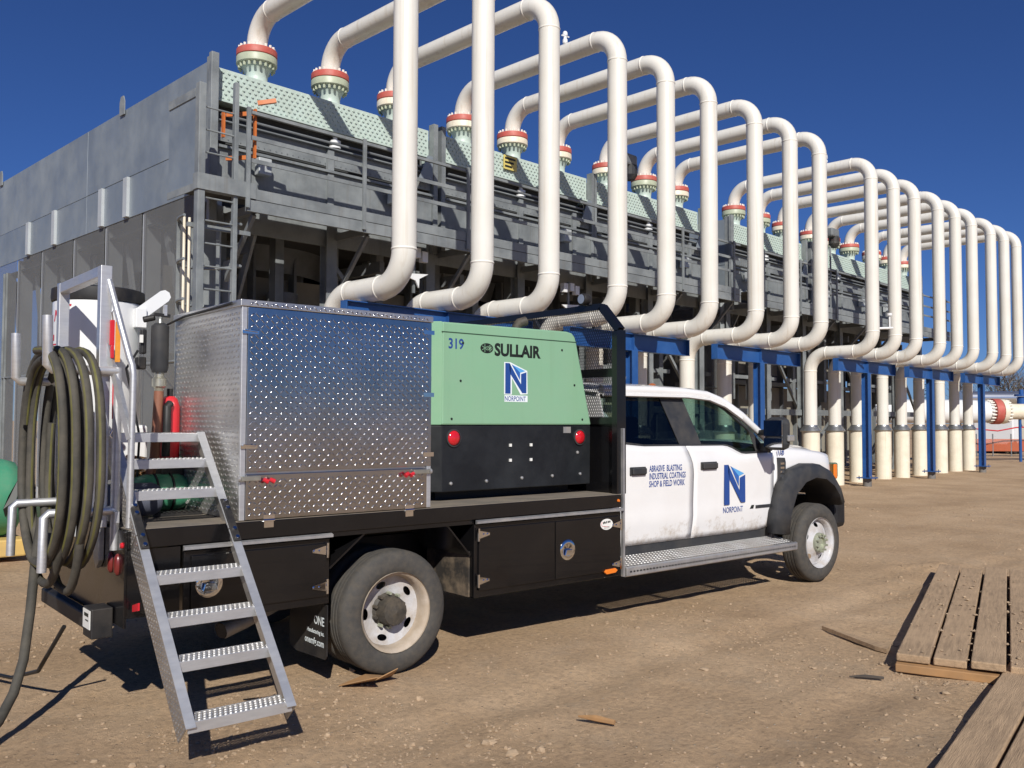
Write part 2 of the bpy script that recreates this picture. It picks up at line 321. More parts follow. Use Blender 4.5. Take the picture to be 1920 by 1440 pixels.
# ---------------------------------------------------------------- ground
def gm():
    m=bpy.data.materials.new('packed_dirt'); m.use_nodes=True; t=m.node_tree; N=t.nodes; L=t.links; b=N['Principled BSDF']; b.inputs['Roughness'].default_value=.95; b.inputs['Specular IOR Level'].default_value=.15
    tc=N.new('ShaderNodeTexCoord'); co=tc.outputs['Object']
    def nz(sc,det=8,ro=.62):
        n=N.new('ShaderNodeTexNoise'); n.inputs['Scale'].default_value=sc; n.inputs['Detail'].default_value=det; n.inputs['Roughness'].default_value=ro; L.new(co,n.inputs['Vector']); return n.outputs['Fac']
    def ramp(f,stops):
        r=N.new('ShaderNodeValToRGB'); e=r.color_ramp.elements
        e[0].position=stops[0][0]; e[0].color=(*stops[0][1],1); e[1].position=stops[-1][0]; e[1].color=(*stops[-1][1],1)
        for p,c in stops[1:-1]: q=e.new(p); q.color=(*c,1)
        L.new(f,r.inputs[0]); return r.outputs[0]
    def mix(a,bb,f,mode='MIX'):
        x=N.new('ShaderNodeMix'); x.data_type='RGBA'; x.blend_type=mode
        L.new(a,x.inputs['A']); L.new(bb,x.inputs['B'])
        if isinstance(f,float): x.inputs['Factor'].default_value=f
        else: L.new(f,x.inputs['Factor'])
        return x.outputs['Result']
    base=ramp(nz(.7),[(.3,(.36,.248,.152)),(.5,(.455,.32,.2)),(.7,(.54,.392,.255))])
    fine=ramp(nz(26,6,.7),[(.3,(.60,.60,.60)),(.5,(1.,1.,1.)),(.72,(1.28,1.24,1.16))])
    c=mix(base,fine,.75,'MULTIPLY')
    grey=ramp(nz(2.3,7,.7),[(.52,(0,0,0)),(.68,(1,1,1))]); gcol=ramp(nz(34,5,.8),[(.3,(.27,.195,.125)),(.5,(.41,.305,.205)),(.75,(.56,.44,.31))])
    gf=N.new('ShaderNodeMath'); gf.operation='MULTIPLY'; gf.inputs[1].default_value=.65; L.new(grey,gf.inputs[0]); c=mix(c,gcol,gf.outputs[0])
    vo=N.new('ShaderNodeTexVoronoi'); vo.inputs['Scale'].default_value=28; vo.inputs['Randomness'].default_value=1; L.new(co,vo.inputs['Vector'])
    st=ramp(vo.outputs['Distance'],[(.10,(1,1,1)),(.22,(0,0,0))]); sel=N.new('ShaderNodeSeparateColor'); L.new(vo.outputs['Color'],sel.inputs[0])
    gt=N.new('ShaderNodeMath'); gt.operation='GREATER_THAN'; gt.inputs[1].default_value=.72; L.new(sel.outputs[0],gt.inputs[0])
    mm=N.new('ShaderNodeMath'); mm.operation='MULTIPLY'; L.new(st,mm.inputs[0]); L.new(gt.outputs[0],mm.inputs[1])
    pc=ramp(sel.outputs[1],[(0,(.22,.165,.115)),(.5,(.38,.31,.225)),(1,(.52,.46,.37))]); c=mix(c,pc,mm.outputs[0])
    L.new(c,b.inputs['Base Color'])
    h=N.new('ShaderNodeMath'); h.operation='ADD'; n9=nz(17,10,.78); L.new(n9,h.inputs[0]); h2=N.new('ShaderNodeMath'); h2.operation='MULTIPLY'; h2.inputs[1].default_value=.5; L.new(mm.outputs[0],h2.inputs[0]); L.new(h2.outputs[0],h.inputs[1])
    bp=N.new('ShaderNodeBump'); bp.inputs['Strength'].default_value=.8; bp.inputs['Distance'].default_value=.026; L.new(h.outputs[0],bp.inputs['Height']); L.new(bp.outputs[0],b.inputs['Normal'])
    return m
M['ground']=gm()
def gz(x,y):
    z=.035*mnoise.noise(Vector((x*.35,y*.35,3)))+.018*mnoise.noise(Vector((x*1.3,y*1.3,7)))+.010*mnoise.noise(Vector((x*4,y*4,1)))+.008*mnoise.noise(Vector((x*8.5,y*8.5,6)))
    # shallow wheel tracks running past the truck
    for yt in (-2.3,-.9):
        d=y-yt-.18*x*.3; z-=.018*math.exp(-(d/.15)**2)*(1+.4*mnoise.noise(Vector((x*2,y,5))))-.011*math.exp(-((abs(d)-.27)/.1)**2)*(1+.8*mnoise.noise(Vector((x*5,y*5,8))))
    # dirt pushed up against the timber mats
    for (mx,my,ma,sx_,sy_,hh) in ((2.95,-2.38,-.95,.35,.13,.075),(3.3,-2.75,.35,.6,.16,.07),(1.6,-2.86,.23,.5,.07,.03),(7.0,-.25,-.9,.5,.18,.09)):
        dx,dy=x-mx,y-my; p,q=dx*math.cos(ma)+dy*math.sin(ma),-dx*math.sin(ma)+dy*math.cos(ma); z+=hh*math.exp(-(p/sx_)**2-(q/sy_)**2)*(1+.5*mnoise.noise(Vector((x*6,y*6,2))))
    return z*.85-.012
def axis(lo,hi,c,step,grow):
    out=[c]; s=step; x=c
    while x<hi: x+=s; out.append(x); s=s*grow if x-c>7 else s
    s=step; x=c
    while x>lo: x-=s; out.insert(0,x); s=s*grow if c-x>7 else s
    return out
xs=axis(-500,900,1.5,.075,1.13); ys=axis(-500,900,.0,.075,1.13)
mb=MB(); mb.grid([[(x,y,gz(x,y) if abs(x-8)<45 and abs(y-5)<45 else 0) for x in xs] for y in ys])
g=mb.build('ground','ground',smooth=60,fix=False); g['kind']='structure'
# loose stones and clods
def rock(mb,c,s):
    t=(1+5**.5)/2; V=[(-1,t,0),(1,t,0),(-1,-t,0),(1,-t,0),(0,-1,t),(0,1,t),(0,-1,-t),(0,1,-t),(t,0,-1),(t,0,1),(-t,0,-1),(-t,0,1)]
    Fs=[(0,11,5),(0,5,1),(0,1,7),(0,7,10),(0,10,11),(1,5,9),(5,11,4),(11,10,2),(10,7,6),(7,1,8),(3,9,4),(3,4,2),(3,2,6),(3,6,8),(3,8,9),(4,9,5),(2,4,11),(6,2,10),(8,6,7),(9,8,1)]
    sx,sy,sz=s*random.uniform(.6,1.3),s*random.uniform(.6,1.3),s*random.uniform(.35,.8); a=random.uniform(0,6.28); ca,sa=math.cos(a),math.sin(a)
    vs=[]
    for v in V:
        k=random.uniform(.75,1.15)/1.9; x,y,z=v[0]*sx*k,v[1]*sy*k,v[2]*sz*k; vs.append((c[0]+x*ca-y*sa,c[1]+x*sa+y*ca,c[2]+z))
    mb.add(vs,Fs)
M['stone']=pm('loose_stone',(.35,.255,.165),.9,var=.35,scale=9)
mb=MB()
for i in range(30000):
    d=3.2+ (random.random()**1.7)*16; u=random.uniform(-.66,.66)
    p=Vector((-3.238,-4.979,0))+_F*d+_R*d*u; x,y=p.x,p.y
    if mnoise.noise(Vector((x*.55,y*.55,9)))+.5*mnoise.noise(Vector((x*2.1,y*2.1,4)))<.12 and random.random()<.82: continue
    if y>5.5 or (-1.7<x<5.6 and .3<y<2.2): continue
    s=random.choice((.004,.005,.006,.008,.01,.014)) if random.random()<.982 else random.uniform(.018,.036)
    rock(mb,(x,y,gz(x,y)+s*.15),s)
for i in range(1300):
    t=random.random(); k=random.random()
    if k<.45: x,y,z0=2.62+random.uniform(-.15,.5)+random.gauss(0,.1)+t*.45,-2.0-t*1.2,.12
    elif k<.7: x,y,z0=1.0+t*3,-3.0+t*.62+random.gauss(0,.25),.06
    else: q=random.uniform(0,4); w=random.uniform(0,1.5); x,y,z0=2.62+q*.934+w*.358,-2.0+q*.358-w*.934,.122
    rock(mb,(x,y,max(gz(x,y),z0 if k>=.7 else gz(x,y))),random.choice((.004,.005,.007,.009,.013,.018)))
o=mb.build('loose_gravel','stone',fix=False); o['kind']='stuff'; o['label']='loose stones and clods scattered over the brown dirt'

# ================================================================ cooler and piping (frame turned 5.4 degrees)
XR=[0.02,1.41,2.80,4.48,5.87,7.26,8.96,10.44,11.81,14.59,15.98,17.38,19.13,20.52,21.95,23.75,25.13,26.48]
ORD='first second third fourth fifth sixth seventh eighth ninth tenth eleventh twelfth thirteenth fourteenth fifteenth sixteenth seventeenth last'.split()
RP=.162; RB=.457; YN=3.82; YD=1.627; ZT=8.095; ZB=3.41
# ---- one pipe loop, then seventeen copies
def pipe_path(x):
    P=[(x,YN,7.57),(x,YN,ZT-RB)]
    P+=arc((x,YN-RB,ZT-RB),RB,0,PI/2,10)[1:]; P+=arc((x,RB,ZT-RB),RB,PI/2,PI,10)
    P+=arc((x,RB,ZB+RB),RB,PI,1.5*PI,10); P+=arc((x,YD-RB,ZB-RB),RB,PI/2,0,10)
    P+=[(x,YD,1.3)]; return P
pipe0=bthing('process_pipe','','pipe',(XR[0],YD,0))
x=XR[0]
MB().tube(pipe_path(x),RP,28,caps=False).build('pipe_run','white_pipe',pipe0,smooth=True)
for (y,z,ax) in [(YN-RB,ZT,'y'),(RB,ZT,'y'),(0,ZT-RB,'z'),(0,ZB+RB,'z'),(RB,ZB,'y'),(YD-RB,ZB,'y'),(YD,ZB-RB,'z')]:
    pr=[(RP-.004,-.02),(RP+.007,-.009),(RP+.0085,0),(RP+.007,.009),(RP-.004,.02)]
    MB().lathe(pr,(x,y,z),ax,28).build('weld_bead','bead',pipe0,smooth=70)
MB().lathe([(RP,7.60),(.19,7.575),(.315,7.57),(.32,7.56),(.32,7.47),(.315,7.462),(.15,7.462)],(x,YN,0),'z',32).build('flange','redfl',pipe0,smooth=30)
mb=MB()
for k in range(20):
    a=2*PI*k/20; c=(x+.275*math.cos(a),YN+.275*math.sin(a)); mb.cyl((c[0],c[1],7.56),(c[0],c[1],7.625),.021,n=6)
mb.build('flange_bolts','bead',pipe0,kind='stuff')
MB().lathe([(.222,-.3),(.222,1.43),(.15,1.43)],(x,YD,0),'z',28).build('ground_sleeve','cream',pipe0,smooth=40)
MB().lathe([(.226,1.395),(.262,1.41),(.27,1.425),(.262,1.437),(.205,1.51),(RP+.004,1.56),(RP+.003,1.575)],(x,YD,0),'z',28).build('collar','collar',pipe0,smooth=50)
for i in range(18):
    o=pipe0 if i==0 else copy_tree(pipe0)
    if i: o.location=bw(XR[i],YD,0)
    o['group']='white pipe loops along the cooler'
    o['label']=('first and nearest white pipe loop, rising behind the diamond plate box' if i==0 else
      'last white pipe loop at the far right end of the row' if i==17 else
      '%s white pipe loop from the left along the grey cooler'%ORD[i])
    OFF[o.name]=(XR[i],YD,0)
    if i in (3,4,6,9):
        xx=XR[i]; yv=1.15; m=MB(); m.cyl((xx,yv,ZT+.1),(xx,yv,ZT+.34),.022,n=8); m.lathe([(.0,.40),(.03,.40),(.045,.37),(.045,.33),(.03,.31),(.03,.27),(.045,.25),(.045,.2),(.03,.18)],(xx,yv,ZT),'z',10); m.bar((xx-.09,yv,ZT+.31),(xx+.1,yv,ZT+.33),.02,.02)
        m.build('vent_valve','plainwhite',o)
    if i==9:
        xx=XR[i]; m=MB(); m.cyl((xx+.1,-.1,3.95),(xx+.42,-.32,3.97),.028,n=8); m.cyl((xx+.34,-.28,3.97),(xx+.34,-.28,4.3),.02,n=8); m.lathe([(0,.36),(.06,.36),(.06,.30),(0,.30)],(xx+.34,-.28,3.97),'z',10); m.build('sample_valve','plainwhite',o)

# ---- blue T supports
def support(cx,label):
    t=bthing('pipe_support',label,'pipe support',(cx,.77,0),'blue steel T supports under the pipe loops')
    m=MB(); x0,x1=cx-1.78,cx+1.78; y=.77
    m.box(x0,x1,y-.075,y+.075,3.226,3.24); m.box(x0,x1,y-.075,y+.075,2.93,2.944); m.box(x0,x1,y-.006,y+.006,2.944,3.226)
    m.build('beam','blue',t)
    for xx in (x0+.004,cx,x1-.004): MB().box(xx-.006,xx+.006,y-.07,y+.07,2.9445,3.2255).build('stiffener','blue',t)
    m=MB(); m.box(cx-.085,cx+.085,y-.09,y-.076,.22,2.929); m.box(cx-.085,cx+.085,y+.076,y+.09,.22,2.929); m.box(cx-.006,cx+.006,y-.076,y+.076,.22,2.929); m.build('post','blue',t)
    MB().box(cx-.2,cx+.2,y-.2,y+.2,.195,.22).build('base_plate','blue',t)
    MB().cyl((cx,y,-.3),(cx,y,.195),.11,n=18).build('pile','concrete',t,smooth=True)
    m=MB()
    for a in (-.15,.15):
        for b in (-.15,.15): m.cyl((cx+a,y+b,.16),(cx+a,y+b,.26),.014,n=6)
    m.build('anchor_bolts','concrete',t,kind='stuff')
for i,s in enumerate(('hidden behind the green compressor','rising behind the cab roof','behind the truck mirror','just right of the truck hood','second from the right','farthest right of the row')):
    support(XR[3*i+1],'blue steel T support under the pipe loops, '+s)

# ---- air coolers: two units of three bays
def unit(u,x0,xb,label):
    xe=xb[-1]+4.2                     # end of the last header
    t=bthing('air_cooler',label,'heat exchanger',(x0,3.4,0),'grey fin fan coolers')
    xL=x0-.95+.81; xL=xb[0]-.14
    # headers
    for k,xh in enumerate(xb):
        h=MB().box(xh,xh+4.16,3.5,4.15,6.52,7.0).build('header','mint',t,bevel=.008)
        MB().box(xh-.01,xh+4.17,3.47,3.56,6.485,6.519).build('header_lip','mint',h)
        p=MB()
        for r in range(7):
            for c in range(41):
                px=xh+.08+c*.1+(.05 if r%2 else 0); pz=6.555+r*.065
                if px<xh+4.12: p.cyl((px,3.502,pz),(px,3.481,pz),.020,n=6)
        p.build('tube_plugs','mint',h,kind='stuff')
        for xn in XR[u*9+k*3:u*9+k*3+3]:
            n=MB().lathe([(.25,6.99),(.20,7.02),(.172,7.08),(.172,7.14),(.185,7.2),(.22,7.27),(.27,7.318),(.27,7.335)],(xn,YN,0),'z',28).build('nozzle','mint',h,smooth=60)
            MB().lathe([(.2,7.325),(.305,7.326),(.32,7.34),(.32,7.44),(.315,7.452),(.1,7.452)],(xn,YN,0),'z',32).build('nozzle_flange','flange_green' if (xn*7)%3<1.2 else 'cream',h,smooth=30)
            b=MB()
            for q in range(20):
                a=2*PI*q/20; cx,cy=xn+.275*math.cos(a),YN+.275*math.sin(a); b.cyl((cx,cy,7.262),(cx,cy,7.34),.022,n=6)
            b.build('nozzle_bolts','flange_green',h,kind='stuff')
        dx=xh+2.2
        MB().lathe([(.0,6.22),(.05,6.22),(.05,6.25),(.1,6.25),(.1,6.29),(.05,6.29),(.05,6.34),(.1,6.34),(.1,6.38),(.04,6.38),(.04,6.5)],(dx,3.62,0),'z',16).build('drain_flange','plainwhite',h,smooth=30)
        # bay end posts
        for xx in (xh-.12,xh+4.22):
            m=MB(); m.box(xx-.05,xx+.05,3.36,3.372,4.7,7.1); m.box(xx-.05,xx-.04,3.372,3.5,4.7,7.1); m.box(xx+.04,xx+.05,3.372,3.5,4.7,7.1); m.build('bay_post','galv',t)
        # casing panels above the walkway
        a,bb=xh-.06,xh+4.16
        MB().box(a,bb,3.43,3.47,5.86,6.14).build('casing_panel','galv',t,bevel=.004)
        MB().box(a,bb,3.40,3.46,5.18,5.74).build('casing_panel','galv',t,bevel=.004)
        MB().box(a,bb,3.34,3.40,5.74,5.78).build('casing_angle','galv',t)
        MB().box(a,bb,3.34,3.42,6.14,6.16).build('casing_angle','galv',t)
        for fx in (1.9,3.55): MB().box(xh+fx,xh+fx+.12,3.37,3.43,5.2,6.13).build('casing_strap','galv',t)
        m=MB()
        for q in range(40): m.cyl((xh+.05+q*.102,3.4,5.24),(xh+.05+q*.102,3.392,5.24),.011,n=5); m.cyl((xh+.05+q*.102,3.43,5.9),(xh+.05+q*.102,3.422,5.9),.011,n=5)
        m.build('casing_bolts','galvd',t,kind='stuff')
        for q in (.55,3.1): MB().box(xh+q,xh+q+.22,3.2,3.34,5.42,5.68).build('junction_box','galvl',t,bevel=.01)
        MB().cyl((xh,3.30,5.12),(xh+4.1,3.30,5.12),.03,n=8).build('conduit','galvl',t); MB().cyl((xh,3.36,6.24),(xh+4.1,3.36,6.24),.022,n=8).build('conduit','galvd',t)
        # fan drive hung below
        MB().cyl((xh+2.05,5.0,2.9),(xh+2.05,5.0,3.9),.28,n=18).build('fan_motor','galvd',t,smooth=30); MB().box(xh+.2,xh+3.9,4.9,5.1,2.78,2.9).build('motor_beam','galv',t)
        for q in (.45,1.5,2.6,3.6): MB().box(xh+q,xh+q+.16,4.3,4.31,2.3,4.74).build('plenum_post','galv',t); MB().box(xh+q,xh+q+.01,4.31,4.5,2.3,4.74).build('plenum_post','galv',t)
        MB().box(xh,xh+4.1,4.32,4.36,2.9,3.0).build('plenum_rail','galv',t)
        for q in (.7,3.3): MB().box(xh+q,xh+q+.1,3.8,5.2,4.3,4.5).build('joist','galvd',t)
        # near-black plane behind the casing, its colour standing in for the recess shadow
        MB().box(a,bb,3.75,3.78,4.9,6.5).build('recess_shade','interior_shade',t)
        MB().box(a+.02,bb-.02,4.2,13.2,6.3,6.75).build('tube_bundle','galvd',t)
        # lifting lug and gusset
        MB().ext([(xh+3.75,5.95),(xh+4.1,5.95),(xh+4.1,6.46),(xh+3.98,6.46)],'y',3.30,3.315).build('gusset','galvp',t)
    # walkway
    yW=2.45; xa=xL-.62; xz=xe+.25
    m=MB(); n=int((xz-xa)/.04)
    m.box(xa,xz,yW+.02,3.36,4.93,4.945)
    m.build('walkway_floor','interior_shade',t)
    segs=[xa+.7]+[xb[0]+1.95+2.22*k for k in range(6)]+[xz]
    for k in range(len(segs)-1):
        a,bb=segs[k],segs[k+1]
        MB().box(a+.006,bb-.006,yW-.012,yW,4.80,4.95).build('toe_plate','galv',t)
        MB().box(a+.006,bb-.006,yW-.008,yW+.05,4.62,4.79).build('edge_channel','galv',t)
        MB().bar((a,yW+.02,6.05),(bb,yW+.02,6.05),.05,.045).build('top_rail','galv',t)
        MB().box(a,bb,yW+.01,yW+.03,5.66,5.72).build('mid_rail','galv',t)
        MB().box(a,bb,yW+.01,yW+.03,5.33,5.39).build('mid_rail','galv',t)
        MB().box(a-.03,a+.03,yW-.045,yW-.014,4.66,6.1).build('rail_post','galv',t)
        # bracket under the walkway
        MB().bar((a+.2,yW+.1,4.70),(a+.2,3.42,4.70),.08,.12).build('bracket','galvd',t)
        MB().bar((a+.2,yW+.15,4.62),(a+.2,3.42,3.75),.06,.06).build('brace','galvd',t)
    # columns, beams, bracing below
    cols=[xL+.05]+[xh+4.19 for xh in xb[:-1]]+[xe+.05]
    mids=[xh+2.05 for xh in xb]
    for cx in cols+mids:
        for cy in (3.55,12.9):
            m=MB(); m.box(cx-.1,cx+.1,cy-.1,cy-.088,-.1,4.9); m.box(cx-.1,cx+.1,cy+.088,cy+.1,-.1,4.9); m.box(cx-.006,cx+.006,cy-.088,cy+.088,-.1,4.9); m.build('column','galv',t)
    for z0,z1 in ((4.55,4.9),(1.85,2.02)):
        for cy in (3.56,):
            MB().box(cols[0],cols[-1],cy-.03,cy+.03,z0,z1).build('girt','galv',t)
    for k in range(len(cols)-1):
        a,bb=cols[k],cols[k+1]; mm=mids[k]
        MB().bar((a,3.7,.2),(mm,3.7,1.9),.07,.07).build('brace','galv',t)
        MB().bar((mm,3.7,4.5),(bb,3.7,2.1),.07,.07).build('brace','galv',t)
        # plenum panels deeper inside, standing free of each other
        for j in range(5):
            pa=a+.12+j*(bb-a-.2)/5; pb=a+.05+(j+1)*(bb-a-.2)/5-.06
            MB().box(pa,pb,5.3,5.34,3.15,4.2).build('plenum_panel','beige',t)
            MB().box(pa,pb,5.22,5.26,.35,2.75).build('plenum_panel','beige',t)
            MB().box(pb+.01,pb+.06,5.1,5.3,.1,4.9).build('plenum_rib','galvd',t)
        MB().lathe([(1.75,4.3),(1.9,4.85)],(mm,6.9,0),'z',36).build('fan_ring','galvd',t,smooth=True)
        MB().box(a,bb,5.4,13.2,4.86,4.9).build('plenum_deck','interior_shade',t)
        MB().box(a,bb,3.85,5.28,4.75,4.79).build('plenum_deck','interior_shade',t)
    MB().box(cols[0],cols[-1],9.0,9.04,0.2,4.85).build('sky_block_wall','interior_shade',t)
    # end wall
    xw=xL-.01
    for (y0,y1,z0,z1) in ((3.36,8.2,5.815,7.03),(8.21,13.6,5.81,7.03),(3.5,8.2,5.10,5.805),(8.21,13.6,5.10,5.802)):
        MB().box(xw-.015,xw,y0,y1,z0,z1).build('wall_panel','galvp',t,bevel=.004)
    MB().box(xw-.06,xw+.06,3.27,3.36,4.6,7.12).build('corner_post','galv',t,bevel=.006)
    for yy in (6.25,7.35,9.75,11.3): MB().box(xw-.07,xw-.016,yy,yy+.16,5.12,5.80).build('wall_fin','galvl',t)
    for yy in (6.58,13.35): m=MB(); m.ext([(yy-.1,6.95),(yy+.1,6.95),(yy+.1,7.18),(yy+.05,7.28),(yy-.05,7.28),(yy-.1,7.18)],'x',xw-.05,xw-.03); m.build('lifting_lug','galv',t)
    py=[3.6,5.7,7.29,8.84,10.62,12.13,13.6]
    for a,bb in zip(py[:-1],py[1:]):
        for z0,z1 in ((.3,2.55),(2.6,5.099)): MB().box(xw-.004,xw,a+.06,bb-.02,z0,z1).build('wind_screen','screen',t)
        m=MB(); m.box(xw+.02,xw+.30,a-.012,a+.012,-.1,5.09); m.box(xw+.01,xw+.02,a-.05,a+.05,-.1,5.09); m.build('screen_post','galvl',t)
        MB().bar((xw+.35,a+.2,.6),(xw+.35,bb-.1,4.8),.05,.14).build('brace','galvl',t); MB().bar((xw+.9,bb-.2,1.2),(xw+.9,a+.1,4.6),.05,.16).build('brace','galv',t); MB().box(xw+.7,xw+.8,a+.5,a+.9,2.6,4.2).build('plenum_panel','galvl',t)
    MB().box(xw-.03,xw-.005,3.6,13.6,2.56,2.59).build('screen_rail','galv',t)
    MB().box(xw+.45,xw+.5,4.0,13.3,4.55,6.29).build('sky_block_wall','interior_shade',t); MB().box(xw+2.9,xw+2.95,5.5,13.3,.1,4.85).build('sky_block_wall','galvd',t)  # walls added to block the sky and keep the inside dark
    return t
xa=[-.81,3.72,8.14]; dx=14.57
unitA=unit(0,-.81,xa,'near grey cooler with mint headers and walkway, standing directly behind the truck')
unitB=unit(1,xa[0]+dx,[v+dx-.0+(.13 if i==1 else .22 if i==2 else 0) for i,v in enumerate(xa)],'far grey cooler with mint headers at the right end of the pipe row')
# sign on the second header
t=MB().box(5.25,5.62,3.44,3.452,6.68,6.96); t.build('warning_sign','yellow',unitA)
m=MB()
for i in range(3): m.box(5.28,5.58-i*.05,3.4365,3.439,6.88-i*.08,6.92-i*.08)
m.build('sign_print','ink',unitA,kind='stuff')
# ---- caged access ladder at the near corner
t=bthing('access_ladder','grey galvanised ladder climbing the near corner of the cooler','ladder',(-1.28,2.5,0))
MB().box(-1.60,-1.50,2.44,2.56,-.02,6.28).build('stringer','galv',t,bevel=.004)
MB().box(-1.06,-1.0,2.46,2.54,-.02,6.42).build('stringer','galv',t,bevel=.004)
for k in range(19): 
    z=.3+k*.315; MB().cyl((-1.5,2.5,z),(-1.06,2.5,z),.013,n=8).build('rung','galv',t)
for z in (1.2,2.9,4.3):
    MB().box(-1.66,-.72,2.60,2.64,z,z+.06).build('standoff','galv',t)
for z in (3.3,3.85,4.45): 
    MB().tube([Vector((-1.03+.0,2.6,z))]+arc((-.92,2.62,z),.0,0,1,1,'xy')+[Vector((-1.28+.42*math.cos(a),2.62+.62*math.sin(a),z)) for a in [i*PI/10 for i in range(11)]],.022,6).build('cage_hoop','galv',t)
for a in (.25,.5,.75): MB().bar((-1.28+.42*math.cos(a*PI),2.62+.62*math.sin(a*PI),2.4),(-1.28+.42*math.cos(a*PI),2.62+.62*math.sin(a*PI),4.5),.05,.012).build('cage_strap','galv',t)
for xx in (-1.545,-1.47): MB().cyl((xx,2.95,-.02),(xx,2.95,4.5),.02,n=10).build('conduit','cream',t,smooth=True)
MB().box(-1.62,-.74,2.42,2.56,4.80,5.02).build('landing_channel','galv',t); MB().box(-1.585,-1.57,2.57,3.40,4.82,6.2).build('end_panel','galvp',t); MB().box(-1.6,-1.586,2.57,3.40,6.1,6.22).build('end_cap','galv',t); MB().box(-1.6,-1.586,2.57,3.40,4.80,4.9).build('end_cap','galv',t)
# orange gate at the ladder head
t=bthing('safety_gate','orange self closing gate at the head of the grey ladder','gate',(-.9,2.5,5.3))
MB().box(-1.01,-.98,2.9,2.96,5.75,6.12).build('gate_post','orange',t); MB().box(-.72,-.69,2.52,2.58,5.42,6.14).build('gate_post','orange',t)
for z in (5.44,6.08): MB().bar((-.96,2.9,z),(-.7,2.55,z),.03,.06).build('gate_bar','orange',t)
MB().bar((-.72,2.45,6.20),(-.5,2.32,6.26),.05,.06).build('gate_arm','orange',t)
# ---- flood lights
def flood(x,z,label,s=1):
    t=bthing('flood_light',label,'light',(x,2.5,4.9),'lamps on the cooler walkway')
    MB().cyl((x,2.5,4.9),(x,2.5,z),.028,n=8).build('pole','galv',t)
    m=MB(); m.box(x-.26,x+.2,2.3,2.6,z-.05,z+.2); m.build('housing','galvd',t,bevel=.05)
    m=MB(); m.lathe([(.16,0),(.16,-.2),(.1,-.3),(0,-.32)],(x+.08,2.42,z-.03),'z',14); m.build('lamp_guard','mesh',t)
flood(7.95,7.12,'grey flood light beside the eighth pipe on the cooler walkway')
flood(17.7,7.05,'small grey flood light on the far cooler walkway')
# white light bracket clusters under the walkway
for i,(xx,zz) in enumerate(((2.55,4.35),(6.6,4.2),(13.9,4.15))):
    t=bthing('lamp_cluster','white lamp bracket hanging under the walkway, %s from the left'%ORD[i],'light',(xx,2.9,zz),'white lamp brackets under the walkway')
    MB().box(xx-.02,xx+.02,2.9,2.94,zz-.5,zz+.3).build('stem','galv',t)
    for a,b,c in ((-.2,.12,.12),(.0,.16,.1),(.16,.1,.12)): MB().box(xx+a-.06,xx+a+.06,2.8,2.9,zz+b-.06,zz+b+c).build('lamp','plainwhite',t)
    MB().ext([(xx-.3,zz-.2),(xx+.25,zz-.16),(xx+.05,zz-.26),(xx+.04,zz-.42),(xx-.03,zz-.3),(xx-.18,zz-.26)],'y',2.82,2.85).build('shade','plainwhite',t)
# ---- background yard at the far right; set out from the camera: d metres ahead of it, a metres to its right
YO=Vector((-3.238,-4.979,0)); YD_=Vector((.6430,.7658,0)); YA=Vector((.7658,-.6430,0))
def far(d,a,z): return YO+YD_*d+YA*a+Vector((0,0,z))
D=38.
p0=far(D,10.41,2.1); t=thing('header_pipe','large white horizontal pipe with a red flange behind the pipe sleeves','pipe',far(D,20.49,0))
ax=(far(D,21.28,2.1)-far(D,12.22,2.1)).normalized()
def lat(mb,prof):  # profile of (radius, metres along)
    pts=[far(D,u,2.12) for r,u in prof]; mb.tube(pts,1,28,rr=[r for r,u in prof],caps=True); return mb
lat(MB(),[(.5,10.41),(.5,19.35),(.47,19.92),(.40,20.31)]).build('large_pipe','plainwhite',t,smooth=True)
lat(MB(),[(.47,20.33),(.54,20.35),(.54,20.65),(.52,20.67)]).build('flange','redfl',t,smooth=30)
lat(MB(),[(.52,20.69),(.52,20.87),(.42,20.96),(.35,21.1),(.33,21.28),(.33,24.67)]).build('small_pipe','cream',t,smooth=40)
m=MB()
for k in range(20):
    a=2*PI*k/20; off=YA.cross(Vector((0,0,1)))*math.cos(a)*.46+Vector((0,0,1))*math.sin(a)*.46
    m.cyl(far(D,20.17,2.12)+off,far(D,21.03,2.12)+off,.035,n=6)
m.build('flange_bolts','bead',t,kind='stuff')
MB().cyl(far(D,21.55,0),far(D,21.55,1.8),.06,n=10).build('stand','blue',t)
MB().cyl(far(D,18.11,0),far(D,18.11,1.62),.12,n=10).build('stand','blue',t)
t=solo(MB().tube([far(55,27.52,3.15),far(55,35.71,3.15)],.42,16),'jacketed_pipe','refl','silver jacketed pipe running above the white pipe at far right','pipe',far(55,30.14,3.15),smooth=True)
t=thing('valve','blue valve bonnet at the right edge above the white pipe','valve',far(50,28.45,2.3))
MB().cyl(far(50,28.45,2.3),far(50,28.45,3.1),.22,n=14).build('bonnet','bluevalve',t,smooth=30); MB().lathe([(.0,1.2),(.12,1.2),(.12,.85),(.36,.83),(.36,.93)],far(50,28.45,2.3),'z',14).build('handwheel','bluevalve',t)
for u0,u1,z0,z1,d,lb in ((25.45,26.54,.5,2.0,48,'white site trailer beyond the pipe sleeves'),(28.5,29.49,.4,1.9,52,'cream equipment box right of the site trailer')):
    c=far(d,(u0+u1)/2,0); t=thing('site_trailer',lb,'trailer',c); w=(u1-u0)/2
    MB().box(c.x-w,c.x+w,c.y-1,c.y+1,z0,z1).build('body','plainwhite' if d<50 else 'cream',t,bevel=.06)
    for s in (-.6,.6): MB().cyl((c.x+s*w,c.y-1.02,.35),(c.x+s*w,c.y-.75,.35),.35,n=14).build('wheel','blackrough',t)
t=thing('barrier_fence','orange mesh barrier fence across the far yard','fence',far(44,24.11,0))
MB().bar(far(44,22.7,.55),far(44,27.52,.55),.03,.6).build('barrier_mesh','fence',t)
